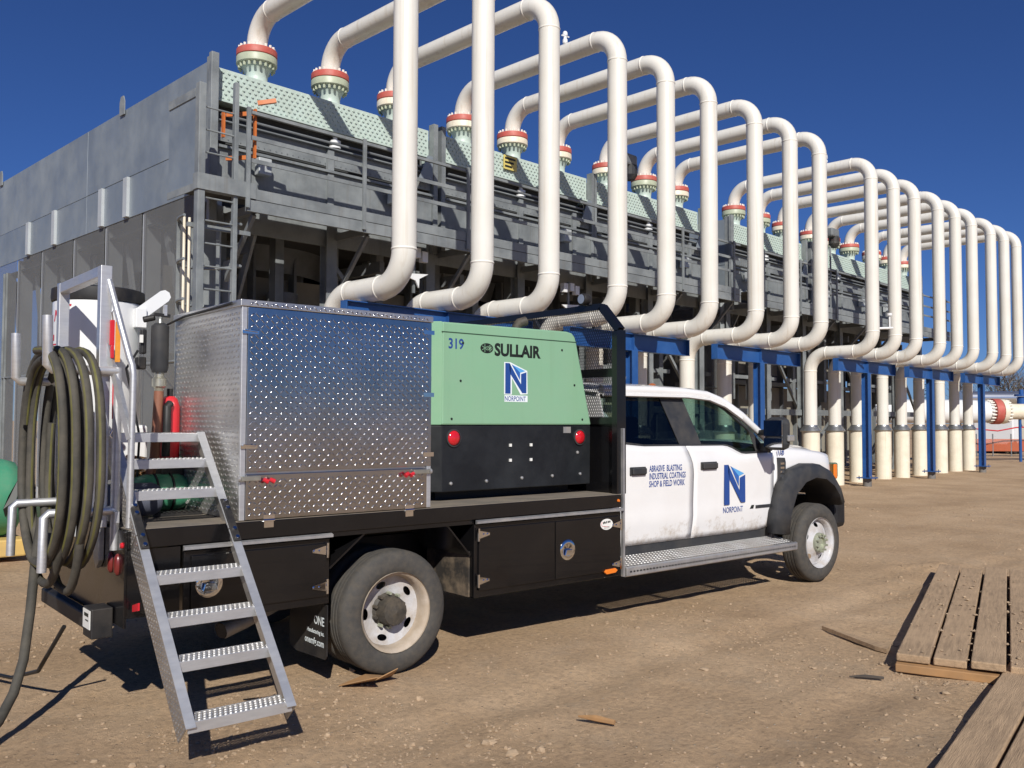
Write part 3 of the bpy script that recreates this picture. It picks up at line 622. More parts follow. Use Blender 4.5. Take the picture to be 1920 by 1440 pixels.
for u in (22.8,23.6,24.5,25.3,26.2): MB().cyl(far(44,u,0),far(44,u,1.1),.03,n=6).build('stake','galvd',t)
t=solo(MB().tube([far(43,22.23,1.35),far(43,23.31,1.25),far(43,24.21,1.42),far(43,26.38,1.5)],.03,6),'marker_tape','red','red marker tape strung above the orange fence','tape',far(43,23.57,1.3))
t=thing('excavator','small red machine parked behind the far fence','machine',far(50,26.99,0))
c=far(50,26.99,0); MB().box(c.x-1.1,c.x+.8,c.y-.8,c.y+.8,.4,1.25).build('body','redlight',t,bevel=.12); MB().box(c.x-1,c.x+.9,c.y-.9,c.y+.9,0,.42).build('tracks','blackrough',t,bevel=.15); MB().bar((c.x+.7,c.y,1.0),(c.x+1.9,c.y-.6,1.5),.2,.25).build('boom','blackrough',t)
# trees
def conifer(c,h,r):
    tr=MB().cyl(c,c+Vector((0,0,h)),.03*h,.01,n=6); cr=MB()
    for i in range(150):
        q=random.random()**.7; z=h*(.1+.9*q); rad=r*(1-q)*random.uniform(.5,1.1)+.08; a=random.uniform(0,6.28); p=c+Vector((rad*math.cos(a),rad*math.sin(a),z)); s=.32*(1.25-q)
        d=Vector((math.cos(a),math.sin(a),-.5))*s; w=Vector((-math.sin(a),math.cos(a),random.uniform(-.3,.3)))*s*.55
        cr.add([p-d*.6-w,p-d*.6+w,p+d],[(0,1,2)])
    return tr,cr
def bare(c,h,r):
    tr=MB().cyl(c,c+Vector((0,0,h*.6)),.018*h,.008*h,n=6); cr=MB()
    for i in range(70):
        z=h*random.uniform(.25,.8); a=random.uniform(0,6.28); l=r*random.uniform(.4,1); p=c+Vector((0,0,z)); e=p+Vector((math.cos(a)*l,math.sin(a)*l,l*random.uniform(.8,1.6)))
        if e.z>h: e.z=h
        cr.tube([p,(p+e)/2+Vector((0,0,-.1)),e],.03,3,caps=False,rr=[.035,.022,.008])
        for q in range(3):
            f=p.lerp(e,random.uniform(.4,.9)); g=f+Vector((random.uniform(-1,1),random.uniform(-1,1),random.uniform(.3,1)))*.35*r; cr.tube([f,g],.015,3,caps=False,rr=[.018,.006])
    return tr,cr
k=0
for u in (53.5,54.09,54.57,55.04,55.58,56.12,56.65,57.25,58.08,58.98,50.04,46.47):
    d=random.uniform(85,110); u=u*d/100; con=k%3!=1; h=(random.uniform(5.5,8.3) if con else random.uniform(7.5,9.5))*d/100; c=far(d,u,0)
    t=thing('spruce_tree' if con else 'bare_tree',('dark spruce tree' if con else 'leafless grey tree')+' beyond the yard, %s of the far tree row'%ORD[k],'tree',c,group='trees beyond the yard')
    a,b=conifer(c,h,1.5) if con else bare(c,h,2.2)
    a.build('trunk','bark',t); b.build('crown','leaf' if con else 'twig',t); k+=1

# ================================================================ service truck (x forward, right side at y = 0)
YC=1.22
TR=thing('service_truck','white crew cab service truck with black flatbed and tool boxes on brown dirt','truck',(1.5,YC,0))
def both(fn,*a):
    m=fn(*a); return m, m.mirror(YC)
# --- chassis
for y in (.82,1.62): MB().box(-1.62,5.45,y-.04,y+.04,.58,.80).build('frame_rail','blackrough',TR)
for x in (0,5.27): MB().cyl((x,.25,.41),(x,2.2,.41),.075,n=12).build('axle','blackrough',TR)
MB().lathe([(0,-.2),(.16,-.12),(.18,0),(.16,.12),(0,.2)],(0,YC,.41),'y',16).build('differential','blackrough',TR)
for x in (-1.2,.9,2.0): MB().box(x-.05,x+.05,.1,2.34,.80,.98).build('cross_member','blackrough',TR)
MB().box(2.3,4.4,.5,1.94,.5,.75).build('underbody','blackrough',TR)
MB().tube([(1.6,.7,.45),(-.5,.68,.45),(-.8,.62,.36),(-.98,.55,.33)],.055,14,caps=False).build('exhaust','alud',TR,smooth=True)
MB().cyl((-.975,.552,.33),(-.85,.60,.345),.048,n=14).build('exhaust_mouth','blackrough',TR)
# --- flatbed
MB().box(-1.72,2.1,0,2.44,.965,1.066).build('bed','black',TR,bevel=.004)
MB().box(-1.715,2.095,.004,2.436,1.0665,1.0705).build('deck_plate','deck',TR)
for x0,x1 in ((-1.43,-.515),(.606,2.1)):
    MB().ext([(-.012,.935),(-.034,.94),(-.034,.956),(-.012,.963)],'x',x0,x1).build('drip_rail','alud',TR)
MB().box(-.515,.606,.01,.03,.935,.963).build('bed_lip','black',TR)
def toolbox(x0,x1,z0,z1,dx0,dx1):
    b=MB().box(x0,x1,0.004,.60,z0,z1).build('tool_box','black',TR,bevel=.005)
    d=MB().box(dx0,dx1,-.010,.002,z0+.05,z1-.03).build('tool_box_door','black',b,bevel=.003)
    return b,d
b1,d1=toolbox(-1.42,-.52,.53,.932,-1.38,-.545)
b2,d2=toolbox(.606,2.095,.42,.932,.64,1.36)
MB().box(1.37,2.07,-.010,.002,.47,.90).build('tool_box_door','black',b2,bevel=.003)
toolm=MB().box(-1.42,-.52,1.84,2.436,.53,.932).build('tool_box','black',TR); MB().box(.606,2.095,1.84,2.436,.42,.932).build('tool_box','black',TR)
def hinge(x,z,s,par):
    m=MB(); m.cyl((x,-.018,z-.045),(x,-.018,z+.045),.009,n=8); m.ext([(x,z-.03),(x+s*.1,z-.008),(x+s*.1,z+.008),(x,z+.03)],'y',-.016,-.0125); m.cyl((x+s*.085,-.0165,z),(x+s*.085,-.024,z),.009,n=8); m.cyl((x+s*.05,-.0165,z),(x+s*.05,-.024,z),.007,n=8)
    return m.build('hinge','chrome',par,smooth=30)
hinge(.63,.86,1,b2); hinge(.63,.54,1,b2); hinge(2.075,.83,-1,b2); hinge(2.075,.52,-1,b2); hinge(-.545,.86,-1,b1); hinge(-.545,.64,-1,b1)
for x,z,p in ((1.49,.68,b2),(-1.28,.74,b1)):
    MB().lathe([(0,-.013),(.045,-.018),(.068,-.022),(.078,-.014),(.078,-.0105)],(x,0,z),'y',24).build('paddle_latch','chrome',p,smooth=50)
    MB().ext([(x-.045,z-.04),(x+.045,z-.04),(x+.03,z+.005),(x-.03,z+.005)],'y',-.034,-.022).build('latch_paddle','chrome',p,bevel=.004)
m=MB(); m.lathe([(0,-.0135),(.06,-.0135),(.06,-.0105)],(0,0,0),'y',28); m.v=[(1.915+x*1.15,y,.842+z*.72) for x,y,z in m.v]; s=m.build('maker_sticker','label',b2)
m=MB()
for x0,x1,z0,z1 in ((1.872,1.882,.846,.862),(1.884,1.895,.85,.866),(1.897,1.903,.848,.862),(1.908,1.918,.85,.868),(1.926,1.938,.852,.868),(1.942,1.956,.854,.868)): m.box(x0,x1,-.0146,-.0138,z0,z1)
for z in (.812,.822): m.box(1.885,1.945,-.0146,-.0138,z,z+.003)
m.build('sticker_print','ink',b2,kind='stuff')
m=MB(); m.tube([(1.865,-.0142,.862),(1.85,-.0142,.845),(1.868,-.0142,.828),(1.93,-.0142,.822)],.0016,4); m.build('sticker_swoosh','redlight',b2)
MB().ext([(1.88,.47),(1.90,.452),(2.0,.456),(2.025,.474),(2.0,.492),(1.90,.489)],'y',-.03,-.0105).build('marker_lamp','amber',b2,bevel=.004)
MB().box(.592,.6035,.05,.56,.425,.74).build('mud_panel','dustyblack',TR)
MB().box(2.105,2.125,-.014,.012,.41,1.60).build('edge_trim','alud',TR)
# wheel-arch plates
for P in (((-.51,.74),(-.25,.945)),((.38,.945),(.585,.72))):
    (xa_,za_),(xb_,zb_)=P; MB().bar((xa_,.3,za_),(xb_,.3,zb_),.56,.012,up=(-(zb_-za_),0,xb_-xa_)).build('arch_plate','black',TR)
for sy in (0,1):
    # mud flap
    pts=[(0.,.52),(.5,.52),(.5,.20),(.4,.17),(.02,.185),(0.,.21)]
    pts=[(y if sy==0 else 2.44-y,z) for y,z in pts]
    f=MB().ext(pts,'x',-.535,-.527).build('mud_flap','blackrough',TR)
    if sy==0:
        for s,z,sz in (('ONE',.385,.075),('Manufacturing inc.',.325,.036),('onemfg.com',.255,.06)):
            text(s,sz,lambda a,b,z=z:Vector((-.5365,.03-a,z+b)),'flap_lettering','logowhite',f,align='RIGHT',sx=.85,bold=.0012)
# tail
MB().box(-1.735,-1.7205,.0,1.55,.55,1.06).build('tail_panel','black',TR,bevel=.003); MB().box(-1.735,-1.7205,1.553,2.44,.93,1.06).build('tail_sill','black',TR,bevel=.003)
MB().box(-1.72,-1.44,.0,.02,.60,.96).build('corner_panel','black',TR)
MB().box(-1.80,-1.74,.3,1.5,.47,.56).build('step_bumper','blackrough',TR,bevel=.01)
MB().box(-1.85,-1.74,.16,.32,.48,.64).build('hitch_receiver','blackrough',TR,bevel=.006)
MB().box(-1.855,-1.851,.175,.305,.53,.63).build('barcode_label','label',TR)
m=MB()
for k in range(7): m.box(-1.8575,-1.8555,.20+k*.011,.20+k*.011+random.choice((.004,.006)),.595,.613)
m.box(-1.8575,-1.8555,.20,.25,.572,.578); m.build('barcode_print','ink',TR,kind='stuff')
for y in (.23,.11):
    m=MB(); m.lathe([(0,-.02),(.04,-.018),(.055,-.008),(.057,0)],(0,0,0),'x',20); m.v=[(-1.7355+x,y+yy*.5,.875+zz*1.05) for x,yy,zz in m.v]; m.build('tail_lamp','dimred',TR,smooth=50)
MB().lathe([(0,-.014),(.014,-.012),(.017,0)],(-1.7355,.035,.985),'x',10).build('tail_marker','redlens',TR)
MB().ext([(-.03,.64),(-.12,.66),(-.12,.70),(-.03,.675)],'x',-1.70,-1.69).build('reflector','redlight',TR)
for y0,y1 in ((.36,.47),): MB().ext([(y0,.87),((y0+y1)/2,.82),(y1,.87),(y1,1.12),(y0,1.12)],'x',-1.765,-1.7365).build('stake_bracket','alu',TR,bevel=.003)
MB().lathe([(0,-.011),(.01,-.01),(.013,0)],(2.06,-.001,1.02),'y',10).build('side_marker','amber',TR)
# --- wheels
def wheel(x,yo,s,front):
    """yo: y of the outer sidewall, s: +1 if the wheel's outside faces -y"""
    w=MB(); Rr=.405; yy=lambda d:yo+s*d
    pr=[(.262,.012),(.275,.002),(.30,-.004),(.34,-.002),(.372,.008),(.392,.022),(.4,.034),(.405,.05)]
    for g in (.08,.115,.15): pr+=[(.405,g-.007),(.396,g-.005),(.396,g+.005),(.405,g+.007)]
    pr+=[(.405,.18),(.4,.196),(.392,.208),(.372,.222),(.30,.232),(.262,.218)]
    w.lathe([(r,s*d) for r,d in pr],(x,yo,.398),'y',56)
    W_=w.build('wheel','rubber',TR,smooth=35)
    cz=.398
    MB().lathe([(r,s*d) for r,d in [(.262,.0),(.262,.012),(.25,.02),(.238,.03),(.232,.075),(.225,.14)]],(x,yo,cz),'y',40).build('rim','rimdirt' if not front else 'rimwhite',W_,smooth=50)
    # disc with five oval hand holes
    dd=.075 if front else .105; bm=bmesh.new(); loops=[]
    def loop(pts):
        vs=[bm.verts.new(p) for p in pts]
        for i in range(len(vs)): bm.edges.new((vs[i],vs[(i+1)%len(vs)]))
    loop([(.228*math.cos(2*PI*k/40),.228*math.sin(2*PI*k/40),0) for k in range(40)])
    loop([(.10*math.cos(2*PI*k/30),.10*math.sin(2*PI*k/30),0) for k in range(30)])
    for h in range(5):
        a=R(38-72*h if not front else 85+72*h); c=(.18*math.cos(a),.18*math.sin(a))
        loop([(c[0]-math.sin(a)*.038*math.cos(q)+math.cos(a)*.022*math.sin(q),c[1]+math.cos(a)*.038*math.cos(q)+math.sin(a)*.022*math.sin(q),0) for q in [2*PI*k/14 for k in range(14)]])
    bmesh.ops.triangle_fill(bm,edges=bm.edges[:],use_beauty=True)
    bm.verts.index_update(); d=MB(); n=lambda r: dd+ (-.05*max(0,(.2-r)/.1) if front else .03*max(0,(.16-r)/.06))
    d.add([(x+v.co.x,yo+s*n(math.hypot(v.co.x,v.co.y)),cz+v.co.y) for v in bm.verts],[tuple(v.index for v in f.verts) for f in bm.faces]); bm.free()
    d.build('wheel_disc','rimwhite',W_,smooth=30)
    if front:
        MB().lathe([(r,s*q) for r,q in [(.105,.03),(.10,.0),(.075,-.012),(.06,-.012),(.058,.01),(.0,.012)]],(x,yo,cz),'y',24).build('hub','lug',W_,smooth=40)
        rl,yl=.088,-.01
    else:
        MB().lathe([(r,s*q) for r,q in [(.115,.13),(.095,.11),(.092,.03),(.085,.015),(.05,.01),(.0,.0)]],(x,yo,cz),'y',18).build('hub','hub',W_,smooth=30)
        rl,yl=.112,.1
    for k in range(10):
        a=2*PI*k/10+.3; c=(x+rl*math.cos(a),cz+rl*math.sin(a)); MB().cyl((c[0],yo+s*(yl+.02),c[1]),(c[0],yo+s*(yl-.02),c[1]),.0115,n=6).build('lug_nut','lug' if (front or k in (1,2,6,7)) else 'hub',W_)
    return W_
wheel(0.0,.04,1,False); wheel(0.0,.30,1,False); wheel(0,2.40,-1,False); wheel(0,2.14,-1,False)
wheel(5.27,.14,1,True); wheel(5.27,2.30,-1,True)
# --- cab
def ysz(z):
    pts=[(.5,.26),(.60,.235),(.72,.212),(.84,.198),(.87,.204),(1.2,.192),(1.315,.190),(1.335,.200),(1.45,.215),(2.0,.38)]
    for (a,b),(c,d) in zip(pts[:-1],pts[1:]):
        if z<=c: return b+(d-b)*max(0,(z-a))/(c-a)
    return .38
def skin(xl,xr,zb,zt,nx=14,nz=16):
    rows=[]
    for i in range(nz+1):
        t=i/nz; row=[]
        for j in range(nx+1):
            s=j/nx; z=.9
            for _ in range(3): xx=xl(z)+(xr(z)-xl(z))*s; z=zb(xx)+(zt(xx)-zb(xx))*t
            row.append((xx,ysz(z),z))
        rows.append(row)
    m=MB(); m.grid(rows); return m
def lerp_pts(P):
    def f(x):
        if x<=P[0][0]: return P[0][1]
        for (a,b),(c,d) in zip(P[:-1],P[1:]):
            if x<=c: return b+(d-b)*(x-a)/(c-a)
        return P[-1][1]
    return f
edge=lerp_pts([(.6,3.255),(1.2,3.258),(1.3,3.235),(1.38,3.20),(1.45,3.16)])
sill=lerp_pts([(2.2,1.475),(2.42,1.455),(2.6,1.44),(3.74,1.43),(3.82,1.415),(3.98,1.352),(4.05,1.345),(4.6,1.352)])
rock=lerp_pts([(2.2,.60),(4.3,.60),(4.45,.62),(4.52,.66)])
doors=[]
for side in (0,1):
    k=lambda m:(m if side==0 else m.mirror(YC))
    yy=lambda y:(y if side==0 else 2*YC-y)
    rd=k(skin(lambda z:2.2,lambda z:edge(z)-.004,rock,sill)).build('rear_door','white',TR,smooth=50,solid=.006)
    fd=k(skin(lambda z:edge(z)+.004,lambda z:4.508,rock,sill,20)).build('front_door','white',TR,smooth=50,solid=.006)
    for x0,x1,z,d in ((2.40,2.60,1.232,rd),(3.35,3.585,1.25,fd)):
        m=MB().box(x0,x1,yy(.178) if side==0 else yy(.19),yy(.19) if side==0 else yy(.178),z-.036,z+.036); m.build('handle_recess','plastic',d,bevel=.008)
        y0=.155; m=MB().box(x0+.012,x1-.012,min(yy(.155),yy(.172)),max(yy(.155),yy(.172)),z-.026,z+.026); m.build('handle','plastic',d,bevel=.008)
    # glass and frames
    gy=lambda z:ysz(z)+.012
    def pane(pts,off=0.): 
        m=MB(); m.add([(x,gy(z)+off,z) for x,z in pts],[tuple(range(len(pts)))]); return k(m)
    pane([(2.40,1.475),(2.62,1.448),(3.11,1.442),(2.97,1.885),(2.40,1.89)]).build('window','tint',rd)
    pane([(3.40,1.442),(3.76,1.436),(3.86,1.415),(4.0,1.36),(4.30,1.358),(4.16,1.575),(3.90,1.755),(3.76,1.825),(3.64,1.862),(3.27,1.878)]).build('window','clear',fd)
    # black pillar and weather strips
    m=MB(); m.add([(x,gy(z)-.006,z) for x,z in [(3.10,1.435),(3.41,1.435),(3.28,1.885),(2.96,1.89)]],[(0,1,2,3)]); k(m).build('pillar_panel','plastic',TR,solid=.004)
    m=MB(); m.tube([(x,gy(z)-.004,z) for x,z in [(2.36,1.47),(2.62,1.444),(3.15,1.438),(3.76,1.432),(3.86,1.412),(4.0,1.355),(4.42,1.356)]],.012,6); k(m).build('belt_molding','plastic',TR)
    m=MB(); m.tube([(x,gy(z)-.004,z) for x,z in [(4.42,1.356),(4.17,1.585),(3.91,1.765),(3.77,1.835),(3.64,1.872),(3.2,1.893),(2.36,1.9)]],.016,6); k(m).build('window_molding','plastic',TR)
    m=MB(); m.add([(x,gy(z)-.008,z) for x,z in [(4.24,1.35),(4.43,1.352),(4.24,1.55),(4.18,1.57)]],[(0,1,2,3)]); k(m).build('mirror_sail','plastic',TR,solid=.006)
    # door frame above the glass / a-pillar / roof rail
    m=MB(); m.tube([(2.2,.335,1.925),(2.9,.335,1.93),(3.3,.335,1.925),(3.62,.333,1.905),(3.85,.318,1.845),(4.1,.29,1.72),(4.35,.255,1.555),(4.56,.225,1.41)],.043,8,rr=[.042,.042,.042,.042,.042,.04,.036,.034]); k(m).build('roof_rail','white',TR,smooth=60)
    m=MB(); m.tube([(2.2,.30,1.885),(3.3,.30,1.888),(3.62,.298,1.868),(3.85,.286,1.806),(4.08,.262,1.69)],.02,6); k(m).build('door_frame','white',TR,smooth=60)
    # rocker, flare, fender
    k(MB().box(2.2,4.5,.24,.30,.52,.64)).build('rocker','plastic',TR)
    out=[(4.40,.56),(4.43,.78),(4.53,1.03),(4.70,1.175),(4.95,1.232),(5.22,1.225),(5.44,1.15),(5.60,.99),(5.68,.82)]
    inn=[(4.62,.54),(4.66,.74),(4.76,.93),(4.93,1.045),(5.12,1.085),(5.32,1.06),(5.47,.985),(5.57,.885),(5.62,.78)]
    rows=[]
    for (a,b),(c,d) in zip(out,inn):
        rows.append([(a,.205,b),(a*.92+c*.08,.12,b*.92+d*.08),(a*.6+c*.4,.085,b*.6+d*.4),(c,.09,d),(c*1.0,.13,d-.01),(c,.5,d-.01)])
    m=MB(); m.grid(rows); k(m).build('fender_flare','plastic',TR,smooth=50,solid=.005)
    fo=lerp_pts(out); hood=lerp_pts([(4.5,1.405),(4.8,1.395),(5.1,1.372),(5.4,1.34),(5.6,1.30),(5.72,1.24)])
    rows=[]
    for i in range(25):
        xx=4.516+(5.74-4.516)*i/24; zb=(fo(xx)-.02) if xx<5.66 else .86; zt=hood(xx); rows.append([(xx,ysz(zb+(zt-zb)*j/6)+ (0.11*max(0,(xx-5.45)/.3)**2) + (.03*(j/6)**3),zb+(zt-zb)*j/6) for j in range(7)])
    m=MB(); m.grid(rows); fe=k(m).build('fender','white',TR,smooth=50,solid=.005)
    m=MB(); m.ext([(4.57,1.30),(4.69,1.295),(4.705,1.25),(4.70,1.06),(4.63,.99),(4.575,.99)],'y',.176,.20); v=k(m).build('fender_vent','plastic',fe,bevel=.006)
    m=MB()
    for q in range(5): m.box(4.60,4.665,.170,.176,1.06+q*.042,1.08+q*.042)
    k(m).build('vent_louvre','chrome',v)
    if side==0: text('118',.085,lambda a,b:Vector((4.56+a,.186,1.325+b)),'fender_number','numblue',fe,bold=.002)
    # lamps
    k(MB().box(5.685,5.80,.235,.36,1.05,1.215)).build('headlamp','clear',TR,bevel=.02)
    k(MB().box(5.70,5.765,.225,.30,1.04,1.20)).build('side_lamp','amber',TR,bevel=.012)
    # mirror
    mi=k(MB().box(4.16,4.30,-.16,.08,1.385,1.70)).build('mirror','plastic',TR,bevel=.06)
    k(MB().box(4.152,4.159,-.14,.06,1.52,1.67)).build('mirror_glass','chrome',mi); k(MB().box(4.152,4.159,-.14,.06,1.415,1.50)).build('mirror_glass','chrome',mi)
    k(MB().bar((4.25,.07,1.56),(4.36,.25,1.545),.06,.05)).build('mirror_arm','plastic',mi); k(MB().bar((4.25,.07,1.41),(4.36,.25,1.41),.07,.07)).build('mirror_arm','plastic',mi)
    k(MB().box(4.2,4.3,-.185,-.155,1.47,1.53)).build('mirror_lamp','lamp',mi,bevel=.01)
    # running board
    rb=MB().ext([(.0,.405),(.02,.395),(.035,.41),(.035,.47),(.02,.478),(.0,.47)],'x',2.16,4.62); rb.box(2.16,4.62,.29,.33,.42,.528); rb=k(rb).build('running_board','alud',TR,bevel=.003)
    g_=MB(); holes(g_,(2.17,.035,.476),(1,0,0),Vector((0,.26,.052)).normalized(),60,7,.0405,.037,.0105); k(g_).build('grating','alud',rb,kind='stuff',fix=False)
    for q in (2.2,3.0,3.8,4.55): k(MB().box(q,q+.05,.03,.6,.43,.46)).build('board_bracket','blackrough',rb)
    if side==0:
        b=MB()
        for j in range(6):
            for q in range(59): b.lathe([(.0148,0),(.0115,.005)],(2.17+(q+1+(.5 if j%2 else 0))*.0405-.02,.035+(j+.5)*.0363,.4775+(j+.5)*.0073),'z',7)
        b.build('grip_dimples','alud',rb,kind='stuff',fix=False)
        fl=MB(); 
        for q in range(60): fl.box(2.2+q*.04,2.222+q*.04,.0,.018,.43,.444)
        fl.build('serrated_edge','alud',rb,kind='stuff')
# roof, hood, windscreen, back of cab
rows=[]
for xx,zz in ((2.16,1.90),(2.2,1.955),(2.5,1.968),(3.0,1.972),(3.4,1.965),(3.66,1.93),(3.74,1.89)):
    rows.append([(xx,.335+ (2*YC-.67)*j/12,zz+.05*(1-((j-6)/6)**2)) for j in range(13)])
m=MB(); m.grid(rows); m.build('roof','white',TR,smooth=60)
for y in (.72,1.0,1.22,1.44,1.72): m=MB(); m.lathe([(0,.022),(.02,.019),(.035,.008),(.04,0)],(3.30,y,2.0),'z',14); m.build('roof_marker','roofamber',TR,smooth=60)
rows=[]
for i in range(9):
    t=i/8; a=Vector((3.72,.36,1.90)).lerp(Vector((4.56,.24,1.42)),t); rows.append([(a.x+.16*(1-((j-6)/6)**2)*(.4+.6*t),a.y+(2*YC-2*a.y)*j/12,a.z+.02*(1-((j-6)/6)**2)) for j in range(13)])
m=MB(); m.grid(rows); m.build('windscreen','clear',TR,smooth=60)
rows=[]
for xx,zz,dy in ((4.50,1.40,.02),(4.7,1.415,.02),(5.0,1.40,.03),(5.3,1.375,.05),(5.55,1.335,.09),(5.70,1.27,.14),(5.76,1.17,.17)):
    rows.append([(xx+.06*(1-((j-6)/6)**2),.215+dy+(2*YC-.43-2*dy)*j/12,zz+.05*(1-((j-6)/6)**4)-(.02 if j in(0,12) else 0)) for j in range(13)])
m=MB(); m.grid(rows); m.build('hood','white',TR,smooth=60)
MB().box(5.74,5.84,.45,1.99,.86,1.24).build('grille','chrome',TR,bevel=.03)
MB().box(5.72,5.97,.24,2.2,.50,.84).build('front_bumper','blackrough',TR,bevel=.06)
MB().box(5.70,5.82,.21,.40,.845,.86).build('bumper_cap','chrome',TR,bevel=.005)
MB().box(2.185,2.2,.24,2.2,.6,1.43).build('cab_back','white',TR); MB().add([(2.19,.6,1.43),(2.19,1.84,1.43),(2.19,1.80,1.86),(2.19,.64,1.86)],[(0,1,2,3)]).build('rear_window','tint',TR)
for q in (((.22,1.43),(.6,1.43),(.64,1.94),(.36,1.94)),((2.22,1.43),(1.84,1.43),(1.80,1.94),(2.08,1.94))): MB().ext(q,'x',2.186,2.2).build('rear_pillar','white',TR)
MB().box(2.25,4.45,.3,2.14,.55,.7).build('cab_floor','seat',TR); MB().box(4.42,4.5,.26,2.18,.6,1.36).build('firewall','seat',TR)
MB().box(4.15,4.42,.3,2.14,1.05,1.37).build('dashboard','seat',TR,bevel=.05)
MB().box(2.3,3.6,.36,2.08,1.90,1.92).build('headliner','seat',TR)
for y in (.78,1.66):
    MB().ext([(3.05,.75),(3.2,.75),(3.12,1.5),(2.98,1.5)],'y',y-.24,y+.24).build('front_seat','seat',TR,bevel=.04); MB().box(2.95,3.05,y-.13,y+.13,1.5,1.7).build('headrest','seat',TR,bevel=.04); MB().box(3.1,3.6,y-.25,y+.25,.75,.92).build('seat_cushion','seat',TR,bevel=.04)
    MB().box(2.38,2.46,y-.14,y+.14,1.42,1.62).build('headrest','seat',TR,bevel=.04)
MB().box(2.32,2.5,.38,2.06,.75,1.42).build('rear_bench','seat',TR,bevel=.04)
MB().tube(arc((3.98,1.68,1.28),.19,0,2*PI,24,'yz')[:-1],.014,8,closed=True).build('steering_wheel','seat',TR,smooth=True)
for y0 in (.24,2.14): MB().box(2.4,4.3,y0,y0+.06,.62,1.40).build('door_lining','seat',TR)
# lettering on the doors
dm=lambda x0,z0:(lambda a,b:Vector((x0+a,min(ysz(z0+b),.2)-.0045,z0+b)))
for i,s in enumerate(('ABRASIVE  BLASTING','INDUSTRIAL COATINGS','SHOP & FIELD WORK')):
    text(s,.075,dm(2.65,1.222-.0665*i),'door_lettering','numblue',TR,sx=.62 if i==0 else .6 if i==1 else .665,bold=.0016)
def logo(mf,par,w,h,halo=True):
    A=[(0,0),(.20,0),(.72,.66),(.735,.34),(1,.27),(1,.97),(.80,.97),(.25,.37),(.25,1),(0,1)]
    # split the N into convex pieces
    P=[[(0,0),(.20,0),(.24,.04),(.25,.37),(.25,1),(0,1)],[(.20,0),(.74,.68),(1,.97),(.80,.97),(.25,.37),(.2,.2)],[(.74,.34),(1,.27),(1,.97),(.74,.68)]]
    f=lambda a,b,d=0:mf(a*w,(1-b)*h,d)
    flat([[ (a,b) for a,b in q] for q in P],lambda a,b:f(a,b,.0016),'logo_letter','logoblue',par)
    flat([[(.36,.06),(.95,.235),(.70,.30)]],lambda a,b:f(a,b,.0018),'logo_fold','logolight',par)
    flat([[(.29,.03),(.36,.06),(.70,.30),(.69,.55)]],lambda a,b:f(a,b,.0017),'logo_fold','logomid',par)
    if halo: flat([[(-.05,-.03),(.24,-.03),(1.04,.23),(1.06,1.0),(.72,1.02),(.32,.5),(.31,1.03),(-.05,1.03)]],lambda a,b:f(a,b,.0008),'logo_outline','logowhite',par)
logo(lambda a,b,d:Vector((3.70+a,.1885-d,.875+b)),TR,.33,.375,False)
text('NORPOINT',.075,dm(3.69,.80),'door_lettering','numblue',TR,sx=.80,bold=.0006)
flat([[(0,0),(.06,.0),(.075,.035),(.03,.035)]],dm(4.11,.815),'door_badge','ink',TR)
MB().box(4.205,4.45,.192,.196,.815,.845).build('door_badge','plastic',TR)
# --- headache rack
rk=MB(); 
pl=[(.04,1.07),(.04,2.40),(.24,2.61),(2.2,2.61),(2.40,2.40),(2.40,1.07)]
for a,b in zip(pl[:-1],pl[1:]): rk.bar((2.13,a[0],a[1]),(2.13,b[0],b[1]),.055,.07,up=(1,0,0))
rk=rk.build('cab_guard','black',TR)
MB().box(2.06,2.165,.012,.068,1.071,2.39).build('guard_post','black',rk); MB().box(2.115,2.135,.08,2.36,1.07,1.66).build('guard_panel','black',rk); MB().box(2.10,2.145,.05,2.39,1.63,1.69).build('guard_rail','black',rk); MB().box(2.10,2.145,.05,2.39,2.02,2.09).build('guard_rail','black',rk)
m=MB()
ins=lambda a,b:(.045<a<2.275 and 1.68<b<2.60 and b<2.42+(a-.02)*1.05 and b<2.42+(2.30-a)*1.05)
holes(m,(2.13,.06,1.69),(0,1,0),(0,0,1),92,37,.025,.025,.0098,lambda a,b:ins(a+.02,b+1.69)); m.build('perforated_screen','black',rk,kind='stuff',fix=False)
l=MB().lathe([(0,-.045),(.045,-.04),(.05,-.03),(.05,.02),(.035,.045),(0,.05)],(2.08,.40,2.685),'x',18).build('work_lamp','blackrough',rk,smooth=40); MB().lathe([(0,-.047),(.04,-.046)],(2.08,.40,2.685),'x',16).build('lamp_lens','lamp',l); MB().box(2.08,2.12,.385,.415,2.63,2.66).build('lamp_bracket','plastic',rk)
m=MB(); m.tube([(2.16,.06,2.08),(2.2,.05,2.02),(2.18,.05,1.9),(2.19,.06,1.75)],.008,6); m.build('cable','alud',rk)

# ================================================================ load on the flatbed
# ---- compressor
CP=thing('air_compressor','pale green and black air compressor on the flatbed behind the cab','compressor',(1.28,1.1,1.0705))
yf=.30; zk=1.625
outl=[(.535,zk),(2.055,zk),(1.885,2.30),(1.868,2.345),(1.835,2.375),(1.78,2.385),(.535,2.375)]
m=MB(); m.ext(outl,'y',yf,1.9)
